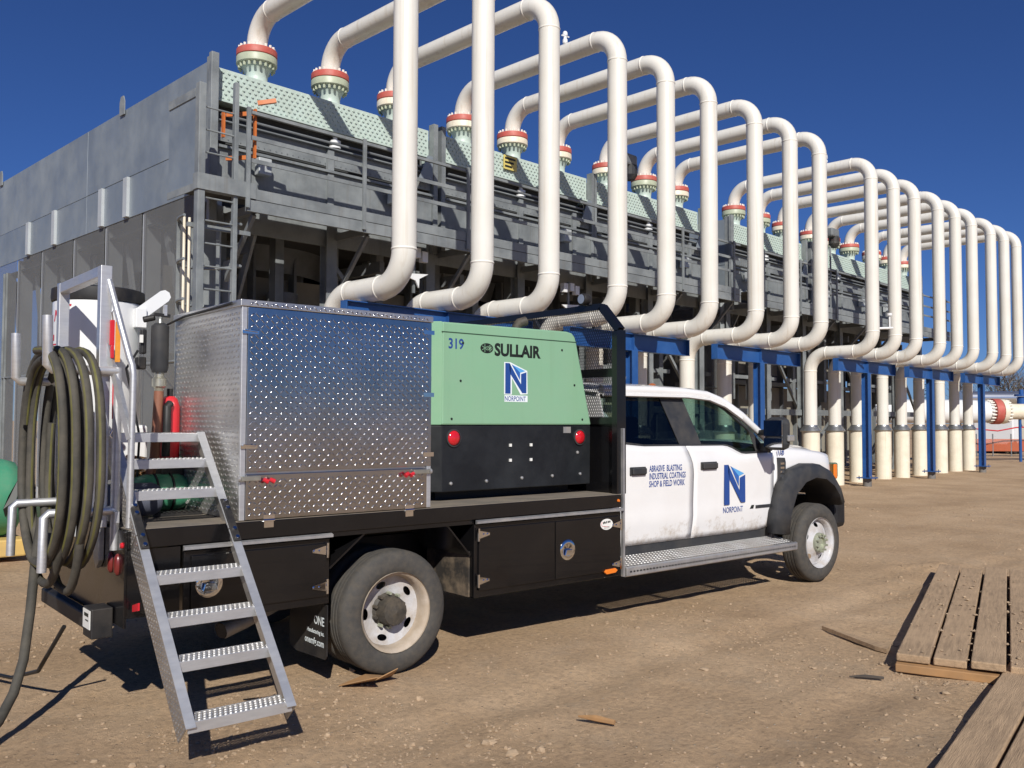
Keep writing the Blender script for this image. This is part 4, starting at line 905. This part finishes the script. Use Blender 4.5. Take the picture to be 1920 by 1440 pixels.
# chamfered rear corner
m2=MB(); m2.prism([(.535,yf),(.535,1.9),(.44,1.9),(.44,yf+.1)],lambda a,b:Vector((a,b,zk)),lambda a,b:Vector((a,b,2.378)))
can=m.build('canopy','green',CP,bevel=.012); m2.build('canopy_corner','green',can,bevel=.006)
MB().ext([(.531,2.298),(1.889,2.298),(1.886,2.306),(.531,2.306)],'y',yf-.0015,yf+.02).build('lid_seam','dkgreen',can)
for x,z in ((.62,1.67),(1.95,1.67),(.70,1.95),(1.86,1.95),(.72,2.23),(1.72,2.23)): MB().lathe([(0,-.008),(.008,-.006),(.009,0)],(x,yf,z),'y',8).build('canopy_screw','blackpanel',can)
bs=MB(); bs.ext([(.535,1.14),(2.045,1.14),(2.05,zk-.004),(.535,zk-.004)],'y',yf+.004,1.9); bs.prism([(.535,yf+.004),(.535,1.9),(.445,1.9),(.445,yf+.1)],lambda a,b:Vector((a,b,1.14)),lambda a,b:Vector((a,b,zk-.004)))
base=bs.build('base','blackpanel',CP,bevel=.006)
MB().box(.62,1.98,.5,1.8,1.0705,1.139).build('skid','blackrough',CP)
for x,z in ((.64,1.53),(1.92,1.525)):
    l=MB().lathe([(.066,0),(.066,-.012),(.056,-.014)],(x,yf+.004,z),'y',28).build('lamp_bezel','plastic',base,smooth=40)
    MB().lathe([(0,-.028),(.03,-.025),(.05,-.016),(.056,-.006),(.056,0)],(x,yf+.003,z),'y',28).build('tail_lamp','redlens',base,smooth=50)
m=MB().lathe([(0,-.02),(.03,-.018),(.045,-.008),(.047,0)],(0,0,0),'x',20); m.v=[(.444+a,.46+b,1.27+c) for a,b,c in m.v]; m.build('side_reflector','redlens',base,smooth=50)
for x in (1.18,1.39):
    for z in (1.355,1.47): MB().box(x-.011,x+.011,yf-.006,yf+.003,z-.011,z+.011).build('plate_bolt','label',base)
for x,z in ((.62,1.2),(.95,1.205),(1.30,1.215),(1.62,1.22),(1.93,1.225),(1.9,1.4)): MB().lathe([(0,-.012),(.012,-.008),(.014,0)],(x,yf+.004,z),'y',8).build('bolt','alud',base)
MB().box(1.74,1.82,yf-.001,yf+.003,1.56,1.61).build('data_plate','alud',base)
fm=lambda x0,z0,d=.0015:(lambda a,b:Vector((x0+a,yf-d,z0+b)))
text('319',.105,fm(.585,2.185),'canopy_number','numblue',can,bold=.0022,sx=.92)
text('SULLAIR',.128,fm(1.02,2.155,.0015),'canopy_lettering','ink',can,bold=.0052,sx=.98)
el=[(.945+.062*math.cos(2*PI*k/28),2.203+.038*math.sin(2*PI*k/28)) for k in range(28)]
MB().add([(x,yf-.0015,z) for x,z in el],[tuple(range(28))]).build('emblem','ink',can,fix=False)
m=MB()
for a in (0,60,120): q=R(a+90); m.bar((.925-.03*math.cos(q),yf-.003,2.203-.03*math.sin(q)),(.925+.03*math.cos(q),yf-.003,2.203+.03*math.sin(q)),.001,.004,up=(1,0,0) if a==0 else (0,0,1))
for cx,cz in ((.962,2.203),(.985,2.203),(.973,2.214),(.973,2.192)): m.tube([(cx+.009*math.cos(2*PI*k/12),yf-.003,cz+.011*math.sin(2*PI*k/12)) for k in range(12)],.0018,4,closed=True)
m.build('emblem_lines','green',can)
logo(lambda a,b,d:Vector((1.125+a,yf-.001-d,1.865+b)),can,.215,.235)
flat([[(0,0),(.235,0),(.235,.05),(0,.05)]],lambda a,b:Vector((1.118+a,yf-.0012,1.803+b)),'logo_outline','logowhite',can)
text('NORPOINT',.052,fm(1.12,1.81,.002),'canopy_lettering','numblue',can,sx=.8,bold=.0006)
MB().tube([(1.62,.75,2.38),(1.62,.75,2.45),(1.64,.74,2.48),(1.70,.72,2.50)],.04,12).build('exhaust_stack','hub',CP,smooth=True)
MB().bar((.36,.42,2.0),(.52,.42,2.06),.05,.05).build('latch_arm','alud',CP)
# ---- diamond-plate box
BX_=thing('diamond_plate_box','large silver diamond plate box on the flatbed between steps and compressor','box',(-.44,.55,1.0705))
bx0,bx1,bz0,bz1=-1.105,.235,1.0705,2.36; by1=1.10
body=MB().box(bx0,bx1,.02,by1,bz0+.003,bz1-.012).build('body','treads',BX_,bevel=.003)
MB().box(bx0-.012,bx1+.008,-.0045,by1+.01,bz1-.04,bz1).build('lid','treads',BX_,bevel=.004)
up=MB().box(bx0+.035,bx1-.004,-.001,.0185,1.352,bz1-.042).build('upper_door','tread',BX_,bevel=.003)
lo=MB().box(bx0+.035,bx1-.035,-.001,.0185,bz0+.006,1.338).build('lower_door','tread',BX_,bevel=.003)
for x in (bx0,bx1-.034): MB().box(x,x+.033,.003,.0195,bz0+.004,bz1-.042).build('corner_angle','alu',BX_,bevel=.003)
for par,z0,z1,x1 in ((up,1.365,2.31,bx1-.01),(lo,1.09,1.325,bx1-.04)):
    n=int((x1-bx0-.05)/.0318); k=int((z1-z0)/.0318); b=MB(); lozenges(b,(bx0+.045,-.0012,z0),(1,0,0),(0,0,1),(0,-1,0),n,k,.0318,L=.035,Wd=.0085,h=.0042); b.build('tread_bumps','tread',par,kind='stuff',fix=False,smooth=85)
b=MB(); lozenges(b,(bx0+.04,-.0048,bz1-.038),(1,0,0),(0,0,1),(0,-1,0),40,1,.0318,L=.027,Wd=.009,h=.004); b.build('lid_bumps','tread',BX_,kind='stuff',fix=False,smooth=85)
b=MB(); lozenges(b,(bx0-.0003,.03,bz0+.02),(0,1,0),(0,0,1),(-1,0,0),33,38,.0318,L=.027,Wd=.009,h=.0036); b.build('side_bumps','treads',body,kind='stuff',fix=False,smooth=85)
for x in (-.925,.06):
    h=MB().box(x-.035,x+.035,-.006,-.0015,bz0+.004,bz0+.03).build('hinge','chrome',lo); m=MB().cyl((x-.035,-.006,bz0-.002),(x+.035,-.006,bz0-.002),.008,n=8); m.box(x-.03,x+.03,-.005,-.0005,bz0-.045,bz0-.008); m.build('hinge_leaf','chrome',lo)
for x,z in ((bx1-.02,2.25),(bx1-.02,1.83),(bx1-.02,1.43)): MB().box(x-.05,x+.034,-.008,-.0015,z-.014,z+.014).build('hinge','chrome',up); 
for x,z in ((bx0+.05,2.17),(bx0+.05,1.5)): m=MB().box(x-.05,x+.05,-.008,-.0015,z-.01,z+.01); m.cyl((x-.04,-.012,z+.012),(x+.04,-.012,z+.005),.006,n=6); m.build('hasp','chrome',up)
for x,s in ((bx0+.0,1),(bx1-.03,-1)):
    z=1.315; c=MB().box(min(x,x+s*.12),max(x,x+s*.12),-.024,-.0015,z-.012,z+.016).build('toggle_clamp','brass',lo,bevel=.003)
    for q in (.13,.17): m=MB().cyl((x+s*q,-.03,z-.005),(x+s*(q+.028),-.036,z-.02),.012,.015,n=8); m.build('clamp_grip','redlight',c,smooth=True)
    MB().cyl((x-s*.006,-.012,z+.002),(x-s*.02,-.012,z+.002),.018,n=12).build('clamp_bolt','alud',c)
m=MB(); m.tube([(-1.13,.1,2.345),(-1.122,.4,2.34),(-1.12,.9,2.335),(-1.14,1.15,2.30),(-1.2,1.2,2.2)],.008,6); solo(m,'air_line','hoseb','thin black air line along the top edge of the diamond plate box','hose',(-1.12,.6,2.34))
# ---- folding steps
ST=thing('boarding_steps','aluminium fold down boarding steps hanging from the truck bed','steps',(-1.39,-.1,.2))
xl,xr=-1.70,-1.155; sd=Vector((0,1,1.06)).normalized(); sn=Vector((0,-1.06,1)).normalized()
L0=lambda z:z/1.06-1.0645
def rail(x,za,zb,w=.012,mid=None,side=1):
    a=Vector((x,L0(za),za)); b=Vector((x,L0(zb),zb)); m=MB()
    # channel: broad web on the outside, face flange towards the user
    for off0,off1,wx0,wx1 in ((-.13,.0,-.004,.0),(.0,.006,-.004 if side>0 else -.048,.044 if side>0 else .0)):
        P=[]
        for q in (a,b):
            for n_ in (off0,off1):
                for wx in (wx0,wx1): P.append(q+sn*n_+Vector((wx,0,0)))
        m.add(P,[(0,1,3,2),(4,6,7,5),(0,4,5,1),(2,3,7,6),(0,2,6,4),(1,5,7,3)])
    return m
for x,s in ((xl,1),(xr,-1)):
    for za,zb in ((1.045,1.58),(.238,1.04)):
        r_=rail(x,za,zb,side=s); r_.mi=[1]*6+[0]*6; r_=r_.build('side_rail',['alu','treadd'],ST)
        if s>0:
            ln=(zb-za)/sd.z; b=MB(); lozenges(b,Vector((x-.0045,L0(za),za))-sn*.125,sd,sn,(-1,0,0),int(ln/.024),5,.024,L=.019,Wd=.007,h=.003); b.build('tread_bumps','treadd',r_,kind='stuff',fix=False,smooth=85)
    h=MB(); c=Vector((x+(-.022 if s<0 else .022),L0(1.07),1.07)); 
    h.bar(c-sd*.13+sn*.012,c+sd*.17+sn*.012,.045,.012,up=sn); h=h.build('hinge_plate','blackrough',ST,bevel=.004)
    for q in (-.11,-.05,.1,.15): MB().cyl(c+sd*q+sn*.018,c+sd*q+sn*.03,.011,n=8).build('hinge_bolt','chrome',h)
for i,z in enumerate((1.576,1.427,1.262,.857,.67,.489,.262)):
    y=L0(z); d=.13
    w=MB(); w.box(xl+.012,xr-.012,y-.006,y,z-.052,z); w.box(xl+.012,xr-.012,y+d,y+d+.005,z-.05,z)
    tr=w.build('step','alu',ST,bevel=.002)
    if i==0: MB().box(xl+.012,xr-.012,y,y+.5,z-.006,z-.001).build('platform','alud',tr); continue
    p=MB(); holes(p,(xl+.012,y,z-.004),(1,0,0),(0,1,0),20,4,.0254,.0325,.0085)
    for j in range(4):
        for k in range(21):
            c=(xl+.012+(k+(.5 if j%2 else 0)+.5)*.0254,y+(j+.5)*.0325,z-.004)
            if c[0]<xr-.018: p.lathe([(.0118,0),(.0088,.007),(.0072,.006)],c,'z',7)
    p.build('grip_tread','alud',tr,kind='stuff',fix=False)
# ---- handrail
HR=thing('handrail','aluminium post and round handrail at the rear of the truck bed','handrail',(-1.74,.2,1.0705))
MB().box(-1.835,-1.775,.18,.24,1.0705,2.50).build('post','alu',HR,bevel=.004); MB().box(-1.835,-1.775,1.06,1.12,1.0705,2.50).build('post','alu',HR,bevel=.004)
MB().box(-1.834,-1.776,.241,1.059,2.44,2.50).build('top_bar','alu',HR,bevel=.004)
MB().tube([(-1.79,.19,2.42),(-1.715,.05,1.99),(-1.705,.035,1.95),(-1.70,.03,1.90),(-1.70,.05,1.075)],.018,12).build('grab_tube','alu',HR,smooth=True)
MB().bar((-1.79,.2,2.08),(-1.705,.04,1.55),.03,.03).build('brace','alu',HR)
# ---- blast pot
PT=thing('blast_pot','white cylindrical blast pot with black rim at the rear of the bed','blast pot',(-1.50,1.45,1.0705))
pc=(-1.50,1.45)
MB().lathe([(.272,1.50),(.278,1.51),(.278,2.43),(.272,2.435)],(*pc,0),'z',44).build('shell','plainwhite',PT,smooth=40)
MB().lathe([(.0,1.25),(.10,1.25),(.272,1.50)],(*pc,0),'z',30).build('cone','plainwhite',PT,smooth=40)
MB().lathe([(.272,2.435),(.288,2.44),(.292,2.465),(.288,2.52),(.26,2.53),(.26,2.48),(0,2.46)],(*pc,0),'z',44).build('rim','blackrough',PT,smooth=40)
MB().box(pc[0]-.15,pc[0]+.26,pc[1]-.26,pc[1]+.26,1.36,1.62).build('skirt','plainwhite',PT,bevel=.02)
for p_ in (-1,1):
    for q_ in (-1,1): MB().box(pc[0]+p_*.2-.03,pc[0]+p_*.2+.03,pc[1]+q_*.2-.03,pc[1]+q_*.2+.03,1.0705,1.38).build('leg','blackrough',PT)
def cylmap(c,r,a0,z0): return lambda a,b:Vector((c[0]+r*math.cos(a0+a/r),c[1]+r*math.sin(a0+a/r),z0+b))
sl_=lambda a0,z0:(lambda a,b:cylmap(pc,.2795,R(a0),z0)(a+b*.25,b))
text('N',.10,sl_(-176,2.30),'pot_lettering','red',PT,bold=.003); text('T',.08,sl_(-153,2.345),'pot_lettering','red',PT,bold=.003)
flat([[(0,0),(.05,0),(.05,.01),(0,.01)],[(0,.03),(.02,.03),(.02,.07),(0,.07)]],cylmap(pc,.2795,R(-178),2.14),'pot_lettering','redlight',PT)
m=MB(); m.ext([(0,-.042),(.20,-.042),(.228,-.03),(.24,0),(.228,.03),(.20,.042),(0,.042)],'y',-.006,.006); lm=Matrix.Translation((-1.30,1.2,2.37))@Matrix.Rotation(R(-40),4,'Y'); m.v=[tuple(lm@Vector(v)) for v in m.v]; m.build('lever','plainwhite',PT)
MB().box(-1.34,-1.27,1.17,1.23,2.27,2.40).build('lever_bracket','plainwhite',PT,bevel=.005)
# ---- ratchet straps hooked on the post
m=MB(); m.box(-1.79,-1.765,.15,.165,2.06,2.20); m.box(-1.785,-1.768,.145,.165,1.99,2.06)
s1=thing('ratchet_strap','red and orange ratchet strap hanging beside the aluminium post','strap',(-1.77,.16,2.2))
m.build('ratchet','red',s1,bevel=.003); MB().box(-1.764,-1.738,.14,.146,1.97,2.19).build('strap_band','strapo',s1); MB().tube([(-1.775,.155,2.2),(-1.78,.155,2.24),(-1.765,.16,2.28),(-1.772,.16,2.36)],.004,6).build('hook','chrome',s1)
s2=thing('tie_down','red tie down strap with S hooks hanging on the post','strap',(-1.77,.15,1.8))
MB().ext([(-1.772,1.95),(-1.745,1.72),(-1.755,1.66),(-1.772,1.66)],'y',.145,.15).build('strap_band','red',s2); MB().tube([(-1.762,.147,1.66),(-1.745,.147,1.63),(-1.765,.147,1.60),(-1.78,.147,1.57),(-1.755,.147,1.54),(-1.74,.147,1.57)],.004,6).build('hook','chrome',s2)
# ---- filter and red-brown hose
FT=thing('air_filter','black cylinder air filter with fittings left of the diamond plate box','filter',(-1.275,.9,1.6))
fc=(-1.272,.9)
MB().lathe([(0,2.28),(.03,2.28),(.055,2.26),(.055,1.99),(.045,1.96),(0,1.96)],(*fc,0),'z',20).build('bowl','plastic',FT,smooth=30)
MB().lathe([(0,2.32),(.015,2.32),(.015,2.30),(.025,2.27)],(*fc,0),'z',12).build('neck','brass',FT,smooth=30); MB().bar((fc[0]-.04,fc[1],2.335),(fc[0]+.06,fc[1],2.33),.025,.02).build('valve','blackrough',FT); MB().box(fc[0]+.02,fc[0]+.038,fc[1]-.015,fc[1]+.015,2.33,2.40).build('valve_handle','alu',FT)
MB().lathe([(0,1.96),(.03,1.96),(.03,1.93),(.045,1.92),(.045,1.87),(.03,1.86),(.025,1.83)],(*fc,0),'z',14).build('coupling','brass',FT,smooth=30)
m=MB(); m.box(fc[0]-.12,fc[0]-.065,fc[1]+.05,fc[1]+.12,1.98,2.06); m.box(fc[0]-.10,fc[0]-.065,fc[1]+.05,fc[1]+.10,2.08,2.24); m.cyl((fc[0]-.09,fc[1]+.06,2.3),(fc[0]-.02,fc[1]+.04,2.32),.022,n=8); m.build('control_block','blackrough',FT,bevel=.012); MB().box(fc[0]-.115,fc[0]-.095,fc[1]+.03,fc[1]+.045,2.15,2.20).build('tag','label',FT)
m=MB(); m.tube([(fc[0],.9,1.84),(fc[0]-.01,.9,1.6),(fc[0]-.02,.9,1.42),(fc[0]-.05,.92,1.25),(fc[0]-.16,.95,1.12)],.03,14); solo(m,'supply_hose','redhose','red brown hose dropping from the black filter to the deck','hose',(-1.28,.9,1.6),smooth=True)
m=MB(); m.tube([(fc[0]-.12,.95,2.1),(fc[0]-.19,.95,1.98),(fc[0]-.15,.95,1.8),(fc[0]-.1,.95,1.55),(fc[0]-.12,.93,1.2)],.008,6); solo(m,'control_line','hoseb','thin black control line beside the filter','hose',(-1.4,.95,1.7))
# fire extinguisher
FE=thing('fire_extinguisher','red fire extinguisher with black hose against the diamond plate box','fire extinguisher',(-1.175,.93,1.35))
MB().lathe([(0,1.36),(.06,1.36),(.065,1.38),(.065,1.74),(.05,1.79),(.03,1.81),(0,1.81)],(-1.178,.97,0),'z',22).build('cylinder','red',FE,smooth=40); MB().lathe([(0,1.86),(.02,1.86),(.02,1.81)],(-1.178,.97,0),'z',10).build('valve','blackrough',FE); MB().tube([(-1.2,.9,1.76),(-1.225,.88,1.74),(-1.225,.88,1.6),(-1.225,.89,1.42)],.026,10).build('hose','blackrough',FE,smooth=True)
MB().box(-1.25,-1.11,.88,1.08,1.0705,1.359).build('bracket','blackrough',FE)
# green bottle with straps lying on the deck
GT=thing('green_bottle','small green pressure bottle strapped to the deck under the steps','bottle',(-1.25,.9,1.0705))
m=MB(); m.lathe([(0,-.2),(.05,-.195),(.1,-.16),(.118,-.1),(.118,.1),(.1,.16),(.05,.195),(0,.2)],(-1.25,.9,1.19),'x',26); m.build('shell','tankgreen',GT,smooth=50)
for x in (-1.30,-1.2): MB().tube([(x,.9+.121*math.cos(2*PI*k/24),1.19+.121*math.sin(2*PI*k/24)) for k in range(24)],.008,6,closed=True).build('strap','blackrough',GT)
MB().bar((-1.11,.82,1.13),(-1.06,.74,1.09),.02,.02).build('stub','alud',GT)
# copper coil
m=MB(); m.tube([(-1.37+.055*math.cos(t*.7),1.0+.055*math.sin(t*.7),1.16+.0045*t) for t in range(0,60)],.012,6); solo(m,'copper_coil','brassy','coiled copper fitting on the deck beside the green bottle','coil',(-1.37,1.0,1.2),smooth=True)
m=MB(); m.bar((-1.40,.55,1.082),(-1.12,.55,1.082),.05,.02); 
for k in range(9): m.box(-1.39+k*.03,-1.375+k*.03,.52,.58,1.092,1.1)
solo(m,'chain_plate','blackrough','flat black slotted bar lying on the deck below the green bottle','bar',(-1.26,.55,1.08))
# rolled cloth and yellow canister behind the hoses
m=MB(); m.lathe([(0,-.24),(.08,-.24),(.1,-.2),(.1,.2),(.08,.24),(0,.24)],(-1.62,.55,1.18),'x',16); solo(m,'rolled_tarp','tarp','rolled grey blue tarpaulin lying at the rear of the deck','tarp',(-1.62,.55,1.07),smooth=40)
YK=thing('yellow_canister','hi vis yellow canister standing behind the hanging hoses','canister',(-1.70,.7,1.07)); MB().lathe([(0,1.07),(.06,1.075),(.06,1.36),(.03,1.40),(0,1.40)],(-1.70,.7,0),'z',16).build('body','hiviz',YK,smooth=40); MB().lathe([(.061,1.2),(.061,1.25)],(-1.70,.7,0),'z',16).build('band','red',YK)
# ---- hose rack and hoses
HK=thing('hose_rack','bent aluminium tube hose rack on the tail of the truck','rack',(-1.85,.5,1.0705))
for y,zt,zb in ((.90,1.88,1.165),(.15,1.92,1.165)):
    MB().tube([(-1.745,y,.95),(-1.745,y,zt+.02)],.024,12).build('upright','alu',HK,smooth=True)
    MB().tube([(-1.745,y,zt),(-2.075,y,zt),(-2.095,y,zt+.02),(-2.1,y,zt+.28)],.026,12).build('peg','alu',HK,smooth=True)
    MB().tube([(-1.745,y,zb),(-2.075,y,zb),(-2.095,y,zb-.02),(-2.1,y,zb-.3)],.024,12).build('peg','alu',HK,smooth=True)
MB().box(-1.76,-1.736,.1,.95,1.1,1.16).build('back_plate','alu',HK)
MB().lathe([(.0255,1.28),(.03,1.285),(.03,1.31),(.0255,1.315)],(-1.745,.9,0),'z',12).build('tape_band','red',HK)
def coil(turns,x0,dx,yc,hw,zt,zb,ph=0,jit=.02,seed=1,r=.026):
    rnd=random.Random(seed); pts=[]; n=40
    J=[(rnd.uniform(-jit,jit),rnd.uniform(-jit,jit),rnd.uniform(-jit,jit),rnd.uniform(-jit,jit)) for _ in range(turns+2)]
    for k in range(int(turns*n)+1):
        t=k/n; i=int(t); f=t-i; a,b=J[i],J[i+1]; j=[p+(q-p)*f for p,q in zip(a,b)]
        th=2*PI*t+ph; c,s_=math.cos(th),math.sin(th)
        e=.62; y=yc+j[2]+(hw+j[0]*2)*math.copysign(abs(c)**e,c)*(1-.3*max(0,-s_)**2.5); mid=(zt+zb)/2; hh=(zt-zb)/2
        z=mid+(hh+j[1]*(2.5 if s_<0 else .4))*math.copysign(abs(s_)**(.75 if s_>0 else .9),s_)
        pts.append((x0+dx*t+j[3]*.5,y,z))
    return pts
P=coil(4,-2.075,.056,.46,.56,2.04,.84,ph=PI*.5,seed=4)
m=MB(); m.tube(P,.0235,12,stripe=(2,)); solo(m,'blast_hose',['hose','hosey'],'thick grey blast hose with yellow stripe coiled over the rack pegs','hose',(-1.9,.5,1.45),smooth=60)
P=coil(2,-2.06,.09,.48,.53,2.0,.74,ph=PI*.1,seed=9,jit=.07)
m=MB(); m.tube(P,.023,12,stripe=(9,)); solo(m,'coiled_hose',['hose','hosey'],'outer grey hose coil sagging lowest in front of the rack','hose',(-1.95,.3,1.4),smooth=60)
m=MB(); m.tube([(-2.0,.62,1.1),(-2.03,.60,.9),(-2.06,.56,.6),(-2.1,.5,.35),(-2.16,.42,.2),(-2.25,.3,.1),(-2.38,.12,.04),(-2.55,-.15,.03),(-2.7,-.5,.03),(-2.9,-.8,.03)],.026,12); solo(m,'hose_tail','hose','loose hose end running from the rack down onto the dirt','hose',(-2.1,.5,.3),smooth=60)
m=MB(); m.tube([(-1.9,.5,.5),(-1.96,.8,.2),(-2.0,1.3,.06),(-2.3,2.2,.03),(-2.9,3.0,.03)],.012,8); solo(m,'ground_cable','hoseb','thin black cable trailing from the bumper across the dirt','cable',(-2,1,.1),smooth=60)
# ================================================================ things on the ground
# green tank on a yellow skid beyond the tail
G=thing('green_tank','green tank with dark leaf emblem on a yellow skid at the left edge','tank',(-1.75,7.2,0))
m=MB(); m.lathe([(0,-1.2),(.25,-1.18),(.42,-1.08),(.46,-.95),(.46,.75),(.42,.88),(.25,.97),(0,1.0)],(-1.75,7.2,.72),'x',32); m.build('shell','tankgreen',G,smooth=50)
MB().box(-3.0,-.80,6.75,7.65,.06,.26).build('skid','skidyellow',G,bevel=.02)
flat([[(0,0),(.10,.20),(.16,.40),(.13,.44),(.02,.25),(-.03,.1)]],lambda a,b:Vector((-1.03+a,7.2-math.sqrt(max(0,.49**2-(b-.2)**2)),.52+b)),'leaf_emblem','ink',G)
# timber mats
def mat_of(name,label,o,ang,n,w,l,h,seed):
    t=thing(name,label,'timber mat',o,R(ang),off=(0,0,0),group='timber mats half buried in the dirt'); rnd=random.Random(seed)
    for i in range(n):
        j=rnd.uniform(-.04,.04) if i else 0; zz=rnd.uniform(-.008,.008); MB().box(j,l+rnd.uniform(-.15,.15),-(i+1)*w+.018+rnd.uniform(-.006,.006),-i*w+rnd.uniform(-.005,.0),h-.05+zz,h+zz).build('plank','wood',t,bevel=.008)
    for xx in (-.05,l*.5,l*.93): MB().box(xx,xx+.2,-n*w+.02,-.0,h-.115,h-.062).build('cross_timber','woodend' if xx<.1 else 'wood',t,bevel=.006)
    for i in range(n): MB().box(-.01,l-.1,-(i+1)*w+.02,-i*w-.02,-.1,h-.118).build('lower_plank','woodend',t,bevel=.006)
    return t
mat_of('timber_mat','weathered timber mat of wide planks nearest the truck front wheel',(2.62,-2.0,0),21,7,.222,4.3,.12,3)
mat_of('timber_mat','second timber mat buried in dirt at the bottom right corner',(.55,-3.12,0),13.2,8,.24,3.1,.075,5)
# stick and splinters
def stick(a,b,r,label,mat='woodend'):
    m=MB(); m.tube([a,((a[0]+b[0])/2,(a[1]+b[1])/2+.01,(a[2]+b[2])/2+.004),b],r,6,rr=[r*.3,r,r*.8]); solo(m,'wood_splinter',mat,label,'wood',tuple((p+q)/2 for p,q in zip(a,b)),group='wood scraps on the ground')
m=MB(); m.ext([(3.31,-1.04),(3.02,-1.64),(3.0,-1.74),(3.12,-1.70)],'z',.0,.03); solo(m,'wedge_board','wood','dark pointed board lying in the dirt left of the timber mat','board',(3.1,-1.4,0))
stick((.29,-1.36,.02),(.37,-1.56,.02),.018,'pale wood splinter on the dirt below the rear tool box')
stick((-1.02,.1,.02),(-.8,-.1,.02),.015,'tan wood sliver in the shadow under the steps')
stick((2.2,-1.9,.015),(2.34,-2.06,.015),.012,'short brown twig beside the timber mat','bark')
m=MB(); m.add([(-.42,.05,.0),(-.30,-.22,.09),(-.22,-.05,.02),(-.12,-.16,.10),(-.05,.02,.0),(-.2,.1,.02)],[(0,1,2),(2,3,4),(2,4,5),(0,2,5)]); solo(m,'cardboard_scrap','woodend','crumpled brown cardboard behind the rear wheel','scrap',(-.25,-.05,0),solid=.006)
